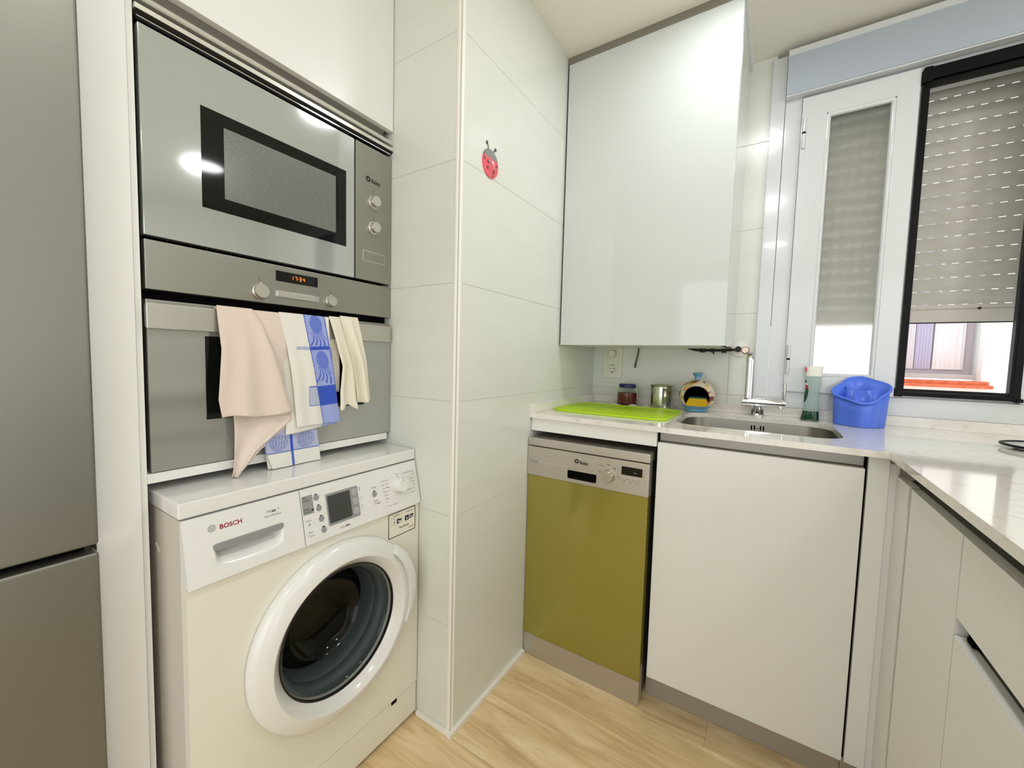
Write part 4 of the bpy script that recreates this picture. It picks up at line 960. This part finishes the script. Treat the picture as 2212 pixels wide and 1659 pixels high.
for i in range(NA):
    for j in range(NB):
        q = [vg[i][j], vg[(i + 1) % NA][j], vg[(i + 1) % NA][j + 1], vg[i][j + 1]]
        ctr = sum((v.co for v in q), Vector()) / 4
        if inmouth(ctr): continue
        f = shell.bm.faces.new(q)
        h = ctr.z - HC.z; ii, jj = i * 0.6, j * 0.6
        if h < 0.030: mi = 7
        else:
            cell = ((ii + (jj // 7) * 4) // 8, jj // 7); up = ((ii + (jj // 7) * 4) % 8) / 8 + (jj % 7) / 7
            key = (cell, up > 1.0)
            if key not in cellc: cellc[key] = rnd.choice([0, 0, 0, 0, 0, 0, 0, 1, 1, 2, 3, 4, 5, 5, 6])
            mi = cellc[key]
        f.material_index = mi
me_o = part('shell', shell, None, sh, 60, normals=False)
for mm in pats + [m_cer_b]: me_o.data.materials.append(mm)
thick(me_o, 0.004, -1)
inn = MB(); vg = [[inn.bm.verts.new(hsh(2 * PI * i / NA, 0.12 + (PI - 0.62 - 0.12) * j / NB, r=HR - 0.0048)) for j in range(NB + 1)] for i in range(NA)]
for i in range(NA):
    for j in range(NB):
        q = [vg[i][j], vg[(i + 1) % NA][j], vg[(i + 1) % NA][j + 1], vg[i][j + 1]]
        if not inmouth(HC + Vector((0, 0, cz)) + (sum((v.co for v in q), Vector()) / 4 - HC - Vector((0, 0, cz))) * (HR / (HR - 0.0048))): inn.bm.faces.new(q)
part('inside', inn, m_black, sh, 60, 'dark inside of the holder with its shade painted in', normals=False)  # near-black stands for dark unglazed clay plus the shade within
part('foot', MB().lathe([(0, 0), (0.038, 0), (0.0425, 0.003), (0.0440, 0.010), (0.0430, 0.0175), (0, 0.0175)], tuple(HC), 'Z', 40), m_cer_b, sh)
part('knob', MB().lathe([(0.016, 0.124), (0.0125, 0.136), (0.0125, 0.146), (0.0185, 0.152), (0.0195, 0.158), (0.017, 0.1625), (0, 0.163)], tuple(HC), 'Z', 28), m_cer_b, sh)
sp = thing('sponge', 'yellow sponge with a green scouring layer inside the holder', 'sponge', (0.927, 2.030, ZT + 0.024))
zs = ZT + 0.026
part('foam', MB().prism([(-0.0385, 0.0), (0.0330, 0.0), (0.0410, 0.016), (0.0330, 0.031), (-0.0290, 0.031), (-0.0390, 0.010)], 'Y', 2.020, 2.062).box(0, 0.0001, 2.03, 2.0301, 0, 0.0001), m_sponge, sp)
for o in sp.children:
    for v in o.data.vertices: v.co += Vector((0.928, 0, zs))
part('scourer', B(0.928 - 0.0295, 0.928 + 0.0335, 2.021, 2.062, zs + 0.0310, zs + 0.0360, 0.001), m_scour, sp)

# ------------------------------------------------------------------ dish soap bottle
sb = thing('soap_bottle', 'clear dish soap bottle with a little green liquid beside the faucet', 'bottle', (1.3065, 2.09, ZT))
bc0 = Vector((1.3065, 2.092, ZT))
BP = [(0.0365, 0.0243, 0.001), (0.040, 0.0240, 0.001), (0.070, 0.0215, 0.0015), (0.095, 0.0205, 0.002), (0.120, 0.0215, 0.0022), (0.145, 0.0245, 0.0018), (0.158, 0.0262, 0.0015), (0.164, 0.0262, 0.0015)]
def bottle_mesh(prof, dd, inset=0.0):
    mb = MB(); n = 28; rg = []
    for h, w2, ox in prof:
        rg.append([mb.bm.verts.new(bc0 + Vector((ox + (w2 - inset) * (abs(math.cos(2 * PI * i / n)) ** 0.75) * (1 if math.cos(2 * PI * i / n) >= 0 else -1), (dd - inset) * (abs(math.sin(2 * PI * i / n)) ** 0.75) * (1 if math.sin(2 * PI * i / n) >= 0 else -1), h + (0.0008 if inset and h == 0 else 0)))) for i in range(n)])
    for A, C2 in zip(rg, rg[1:]):
        for i in range(n): mb.bm.faces.new([A[i], A[(i + 1) % n], C2[(i + 1) % n], C2[i]])
    mb.bm.faces.new(rg[0][::-1]); mb.bm.faces.new(rg[-1])
    return mb
part('bottle', bottle_mesh(BP, 0.017), m_soapb, sb, 50)
part('soap', bottle_mesh([(0.0006, 0.0270, -0.001), (0.004, 0.0288, -0.001), (0.020, 0.0262, 0.0), (0.0362, 0.0243, 0.001)], 0.0170), m_soap, sb, 50, 'green liquid at the bottom')
cp2 = part('cap', bottle_mesh([(0.1645, 0.0262, 0.0015), (0.166, 0.0255, 0.0015), (0.180, 0.0265, 0.0018), (0.199, 0.0285, 0.002), (0.2010, 0.0275, 0.002)], 0.0165), m_capw, sb, 50)
part('red_tab', B(bc0.x - 0.0262, bc0.x - 0.0205, bc0.y - 0.0185, bc0.y - 0.008, ZT + 0.182, ZT + 0.1965, 0.0018), m_redp, cp2)
lbm = MB()
lab = [(0.150, -0.0225, -0.0200), (0.140, -0.0215, -0.0155), (0.132, -0.0205, -0.0130), (0.120, -0.0200, -0.0115), (0.105, -0.0205, -0.0108), (0.088, -0.0215, -0.0130), (0.075, -0.0220, -0.0165), (0.066, -0.0220, -0.0200)]
def front_y(xx, h):
    w2 = interp([(a, c) for a, c, _ in BP], h); q = min(0.995, abs(xx) / w2); cth = q ** (1 / 0.75); sth = math.sqrt(max(0, 1 - cth * cth)); return -0.0174 * sth ** 0.75 - 0.0003
V = [[lbm.bm.verts.new(bc0 + Vector((xx, front_y(xx - 0.0015, h), h))) for xx in [a + (c - a) * t / 5 for t in range(6)]] for h, a, c in lab]
lf = []
for k, (A, C2) in enumerate(zip(V, V[1:])):
    for i in range(5):
        f = lbm.bm.faces.new([A[i], A[i + 1], C2[i + 1], C2[i]]); f.material_index = 1 if k == 2 else (2 if k == 1 else 0)
lo = part('front_label', lbm, None, sb, 60, normals=False)
for mm in (M('label_green', (38, 74, 58), 0.4), M('label_red', (206, 52, 62), 0.4), M('label_white', (226, 224, 212), 0.4)): lo.data.materials.append(mm)
thick(lo, 0.0005, 0)

# ------------------------------------------------------------------ blue cutlery drainer
cd = thing('cutlery_drainer', 'blue plastic four-lobed cutlery drainer on the worktop corner', 'cutlery holder', (1.443, 2.072, ZT))
cc = Vector((1.441, 2.062, ZT))
ax = math.radians(-40)
def lobes(a):      # rounded quatrefoil radius factor
    return 1.0 + 0.095 * math.cos(4 * (a - math.radians(45)))
def rim_z(p): return 0.1240 + 0.56 * (p.y - cc.y) + 0.115 * (p.x - cc.x)
def ring_pt(a, k, h):
    f = lobes(a)
    return Vector((cc.x + 0.0695 * k * f * math.cos(a + ax), cc.y + 0.0695 * k * f * math.sin(a + ax), ZT + h))
n = 80; mb = MB(); LV = []
for kk, t in ((0.91, 0.0), (0.925, 0.03), (0.95, 0.3), (0.975, 0.65), (1.0, 1.0)):
    LV.append([ring_pt(2 * PI * i / n, kk, 0) + Vector((0, 0, 0.001 + (rim_z(ring_pt(2 * PI * i / n, kk, 0)) - 0.002) * t)) for i in range(n)])
VV = [[mb.bm.verts.new(p) for p in lv] for lv in LV]
for A, C2 in zip(VV, VV[1:]):
    for i in range(n): mb.bm.faces.new([A[i], A[(i + 1) % n], C2[(i + 1) % n], C2[i]])
mb.bm.faces.new(VV[0][::-1])
thick(part('cup', mb, m_bluep, cd, 50, normals=False), 0.002, -1)
mb = MB(); P = [p + Vector((0, 0, 0.001)) for p in LV[-1]]
mb.tube([p + (p - Vector((cc.x, cc.y, p.z))).normalized() * 0.002 for p in P + P[:1]], 0.0042, 8)
part('rim', mb, m_bluep, cd, 50)
def wallp(pts, name='divider'):
    mb = MB(); V = []
    for a, c in pts:
        p = Vector((cc.x + a, cc.y + c, ZT)); h = rim_z(p) - 0.006
        V.append([mb.bm.verts.new(p + Vector((0, 0, 0.003))), mb.bm.verts.new(p + Vector((0, 0, h)))])
    for A, C2 in zip(V, V[1:]): mb.bm.faces.new([A[0], A[1], C2[1], C2[0]])
    thick(part(name, mb, m_bluep, cd, 60, normals=False), 0.0018, 0)
wallp([(-0.022 + 0.0, -0.048), (-0.020, -0.020), (-0.014, 0.002), (0.0, 0.010), (0.014, 0.002), (0.020, -0.020), (0.022, -0.048)])
wallp([(-0.014, 0.002), (-0.030, 0.016), (-0.040, 0.036)]); wallp([(0.014, 0.002), (0.034, 0.010), (0.060, 0.012)])

# ------------------------------------------------------------------ round black-rimmed dish at the right
rd = thing('round_dish', 'shallow round dish with a black rim at the right end of the worktop', 'dish', (1.789, 1.829, ZT))
dcn = (1.789, 1.829, ZT)
part('plate', MB().lathe([(0, 0.0), (0.060, 0.0), (0.086, 0.0085), (0.0885, 0.0110), (0.086, 0.0112), (0.060, 0.0035), (0, 0.0035)], dcn, 'Z', 64), m_enamel, rd)
part('rim', MB().lathe([(0.0830, 0.0085), (0.0900, 0.0085), (0.0915, 0.0110), (0.0900, 0.0135), (0.0870, 0.0142), (0.0830, 0.0125), (0.0830, 0.0085)], dcn, 'Z', 64), m_blackalu, rd)

# ------------------------------------------------------------------ dishwasher
single('fascia_board', B(0.4265, 0.8825, 1.556, 1.574, 0.8675, ZL - 0.0004, 0.0008), m_lam, 'white fascia strip under the worktop above the dishwasher', 'panel')
dw = thing('dishwasher', 'slim dishwasher with an olive green door and steel controls', 'dishwasher', (0.65, 1.8, 0))
part('body', B(0.432, 0.866, 1.575, 2.12, 0.03, 0.812), M('machine_grey', (96, 90, 84), 0.5), dw)
part('lid', B(0.4262, 0.8715, 1.5330, 2.12, 0.8150, 0.8445, 0.004, 3), m_dw, dw)
dpn = part('control_panel', B(0.4262, 0.8700, 1.5330, 1.576, 0.7050, 0.8125, 0.002), m_dw, dw)
part('door', B(0.4280, 0.8690, 1.5370, 1.574, 0.0865, 0.7040, 0.001), m_green, dw)
part('kick_panel', B(0.4285, 0.8690, 1.5385, 1.574, 0.0010, 0.0850, 0.0012), m_dw, dw)
FY = 1.5330
def dt(s_, size, x, z, mat=m_ink, **k): return text(s_, size, (x, FY - 0.0004, z), XU, ZU, mat, dpn, **k)
flower_logo((0.6235, FY, 0.7838), 'Y', 0.0088, m_ink, dpn, -1)
dt('Balay', 0.0155, 0.6345, 0.7805, bold=0.0006)
po = part('handle_recess', MB().prism(rrect(0.5905, 0.6970, 0.7185, 0.7500, 0.006, 4), 'Y', FY - 0.0006, FY + 0.001), m_black, dpn, 0)
part('recess_lip', B(0.5935, 0.6950, FY - 0.0012, FY, 0.7190, 0.7265, 0.001), m_gap, po)
part('recess_visor', B(0.5900, 0.6980, FY - 0.0035, FY, 0.7485, 0.7570, 0.0015), m_dw, po)
part('trim_line', B(0.4715, 0.5905, FY - 0.0012, FY, 0.7572, 0.7586), m_alu_l, dpn)
part('power_button', B(0.4390, 0.4708, FY - 0.0018, FY, 0.7510, 0.7600, 0.001), m_grey_plastic, dpn)
part('icon', ring((0.4545, FY - 0.0003, 0.7705), 'Y', 0.0032, 0.0007, 0.0003, 16), m_ink_grey, dpn, 0)
dt('>|', 0.006, 0.4430, 0.7270, m_ink_grey); part('icon', MB().prism(disc(0.4545, 0.7265, 0.003, 10), 'Y', FY - 0.0003, FY), m_ink_grey, dpn, 0)
kd = part('program_knob', MB().lathe([(0, -0.016), (0.0165, -0.016), (0.0185, -0.0145), (0.0205, -0.004), (0.0220, 0.0)], (0.7392, FY, 0.7520), 'Y', 40), M('knob_champagne', (196, 188, 170), 0.3, 0.8), dpn)
part('knob_mark', B(0.7500, 0.7516, FY - 0.0165, FY - 0.012, 0.7640, 0.7680), m_ink, kd, 0)
text('INICIO', 0.0052, (0.7392, FY - 0.0164, 0.7540), XU, ZU, m_ink_grey, kd, align='CENTER'); text('Reset 3 seg', 0.0045, (0.7392, FY - 0.0164, 0.7480), XU, ZU, m_ink_grey, kd, align='CENTER')
dt('Intensivo', 0.0050, 0.7055, 0.7835); dt('Auto', 0.0055, 0.7325, 0.7900, bold=0.0002); dt('Eco', 0.0055, 0.7555, 0.7810, bold=0.0002); dt('Prelavado', 0.0045, 0.7270, 0.7235, m_ink_grey)
part('icon', ring((0.7085, FY - 0.0003, 0.7625), 'Y', 0.0040, 0.0010, 0.0003, 16), m_ink, dpn, 0); part('icon', ring((0.7725, FY - 0.0003, 0.7545), 'Y', 0.0032, 0.0008, 0.0003, 16), m_ink, dpn, 0)
dd = part('display', B(0.7820, 0.8495, FY - 0.0008, FY + 0.001, 0.7660, 0.7935), m_black_glass, dpn, 0)
part('display_dash', B(0.8220, 0.8325, FY - 0.0011, FY - 0.0008, 0.7762, 0.7775), M('dim_digits', (150, 160, 165), 0.5), dd, 0)
for i in range(3): part('indicator', MB().prism(disc(0.8545, 0.7870 - i * 0.0090, 0.0013, 10), 'Y', FY - 0.0004, FY), m_spot, dpn, 0)
for i in range(4):
    x0 = 0.7815 + i * 0.0200; part('option_button', B(x0, x0 + (0.0190 if i < 3 else 0.0090), FY - 0.0022, FY, 0.7575, 0.7595, 0.0005), m_alu_l, dpn)
    if i < 3:
        part('mark', B(x0 + 0.0188, x0 + 0.0196, FY - 0.0004, FY, 0.7490, 0.7570), m_ink, dpn, 0)
        part('icon', MB().prism(disc(x0 + 0.0105, 0.7445, 0.0030, 12), 'Y', FY - 0.0003, FY), m_ink_grey, dpn, 0)

# ------------------------------------------------------------------ sink base cabinet
bs = thing('sink_cabinet', 'white base cabinet under the sink beside the dishwasher', 'cabinet', (1.13, 1.8, 0))
part('body', B(0.8835, 1.3925, 1.586, 1.602, 0.1, 0.875).box(0.8835, 0.8985, 1.60, 2.12, 0.1, 0.875).box(1.378, 1.3925, 1.60, 2.12, 0.1, 0.875).box(0.8835, 1.3925, 1.60, 2.12, 0.1, 0.115), m_gap, bs, 0)
part('door', B(0.8850, 1.3890, 1.5650, 1.5840, 0.0965, 0.8810, 0.001), m_lam, bs)
part('grip_profile', MB().prism([(1.5775, 0.8780), (1.5795, 0.8780), (1.5900, 0.8840), (1.5900, ZL - 0.001), (1.6000, ZL - 0.001), (1.6000, 0.8700), (1.5840, 0.8700)], 'X', 0.8860, 1.3900), m_alu, bs, 20)
part('plinth', B(0.8740, 1.3930, 1.6120, 1.626, 0.0010, 0.096), m_plinth, bs)
part('gap_strip', B(1.3892, 1.3945, 1.580, 1.60, 0.0975, ZL - 0.001), m_gap, bs, 0)
part('gap_strip', B(0.8832, 0.8848, 1.575, 1.60, 0.0975, ZL - 0.001), m_gap, bs, 0)

# ------------------------------------------------------------------ corner cabinet and drawer unit on the right
XR = 1.4500
cb = thing('corner_cabinet', 'white corner base cabinet with a narrow post and a plain door', 'cabinet', (1.6, 1.4, 0))
part('corner_post', B(1.3945, 1.4345, 1.5650, 1.585, 0.0975, ZL - 0.0008, 0.0008), m_lam, cb)
part('filler', B(XR, XR + 0.018, 1.472, 1.585, 0.0975, 0.8730, 0.0008).box(1.4345, XR + 0.005, 1.574, 1.585, 0.0975, 0.9000), m_lam, cb)
part('inset_strip', B(XR + 0.0035, XR + 0.018, 1.4495, 1.4705, 0.0975, 0.8710), M('grey_strip', (186, 188, 178), 0.4), cb, label='pale grey strip beside the door')
part('door', B(XR, XR + 0.018, 1.1675, 1.4480, 0.0975, 0.8720, 0.001), m_lam, cb)
part('body', B(XR + 0.020, 2.02, 1.166, 1.60, 0.1, 0.86), m_gap, cb, 0)
part('plinth', B(XR + 0.055, XR + 0.07, 1.166, 1.626, 0.001, 0.097).box(1.3942, XR + 0.055, 1.6120, 1.626, 0.001, 0.096), m_plinth, cb)
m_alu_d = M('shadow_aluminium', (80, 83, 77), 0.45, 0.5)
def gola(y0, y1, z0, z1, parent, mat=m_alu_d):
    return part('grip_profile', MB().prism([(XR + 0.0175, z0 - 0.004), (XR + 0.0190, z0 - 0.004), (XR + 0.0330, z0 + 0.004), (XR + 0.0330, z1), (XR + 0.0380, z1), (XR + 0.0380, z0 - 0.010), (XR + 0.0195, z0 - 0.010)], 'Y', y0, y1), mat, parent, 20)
gola(1.1310, 1.545, 0.8730, ZL - 0.001, cb)
du = thing('drawer_unit', 'white drawer unit with long recessed grips at the right edge', 'drawers', (1.7, 0.75, 0))
part('body', B(XR + 0.040, 2.02, 0.352, 1.1640, 0.1, 0.86), m_gap, du, 0)
part('side_panel', B(XR + 0.018, 2.02, 0.3365, 0.3515, 0.0975, ZL - 0.001, 0.0008), m_lam, du)
part('upper_drawer', B(XR, XR + 0.018, 0.35, 1.1630, 0.7375, 0.8720, 0.001), m_lam, du)
part('lower_drawer', B(XR, XR + 0.018, 0.35, 1.1630, 0.0975, 0.7065, 0.001), m_lam, du)
gola(0.352, 1.1300, 0.8730, ZL - 0.001, du)
gola(0.352, 1.1630, 0.7085, 0.7370, du)
part('profile_end', B(XR + 0.010, XR + 0.034, 1.128, 1.150, 0.7080, 0.7160, 0.002), m_gap, du, 0)
part('plinth', B(XR + 0.055, XR + 0.07, 0.352, 1.1640, 0.001, 0.097), m_plinth, du)
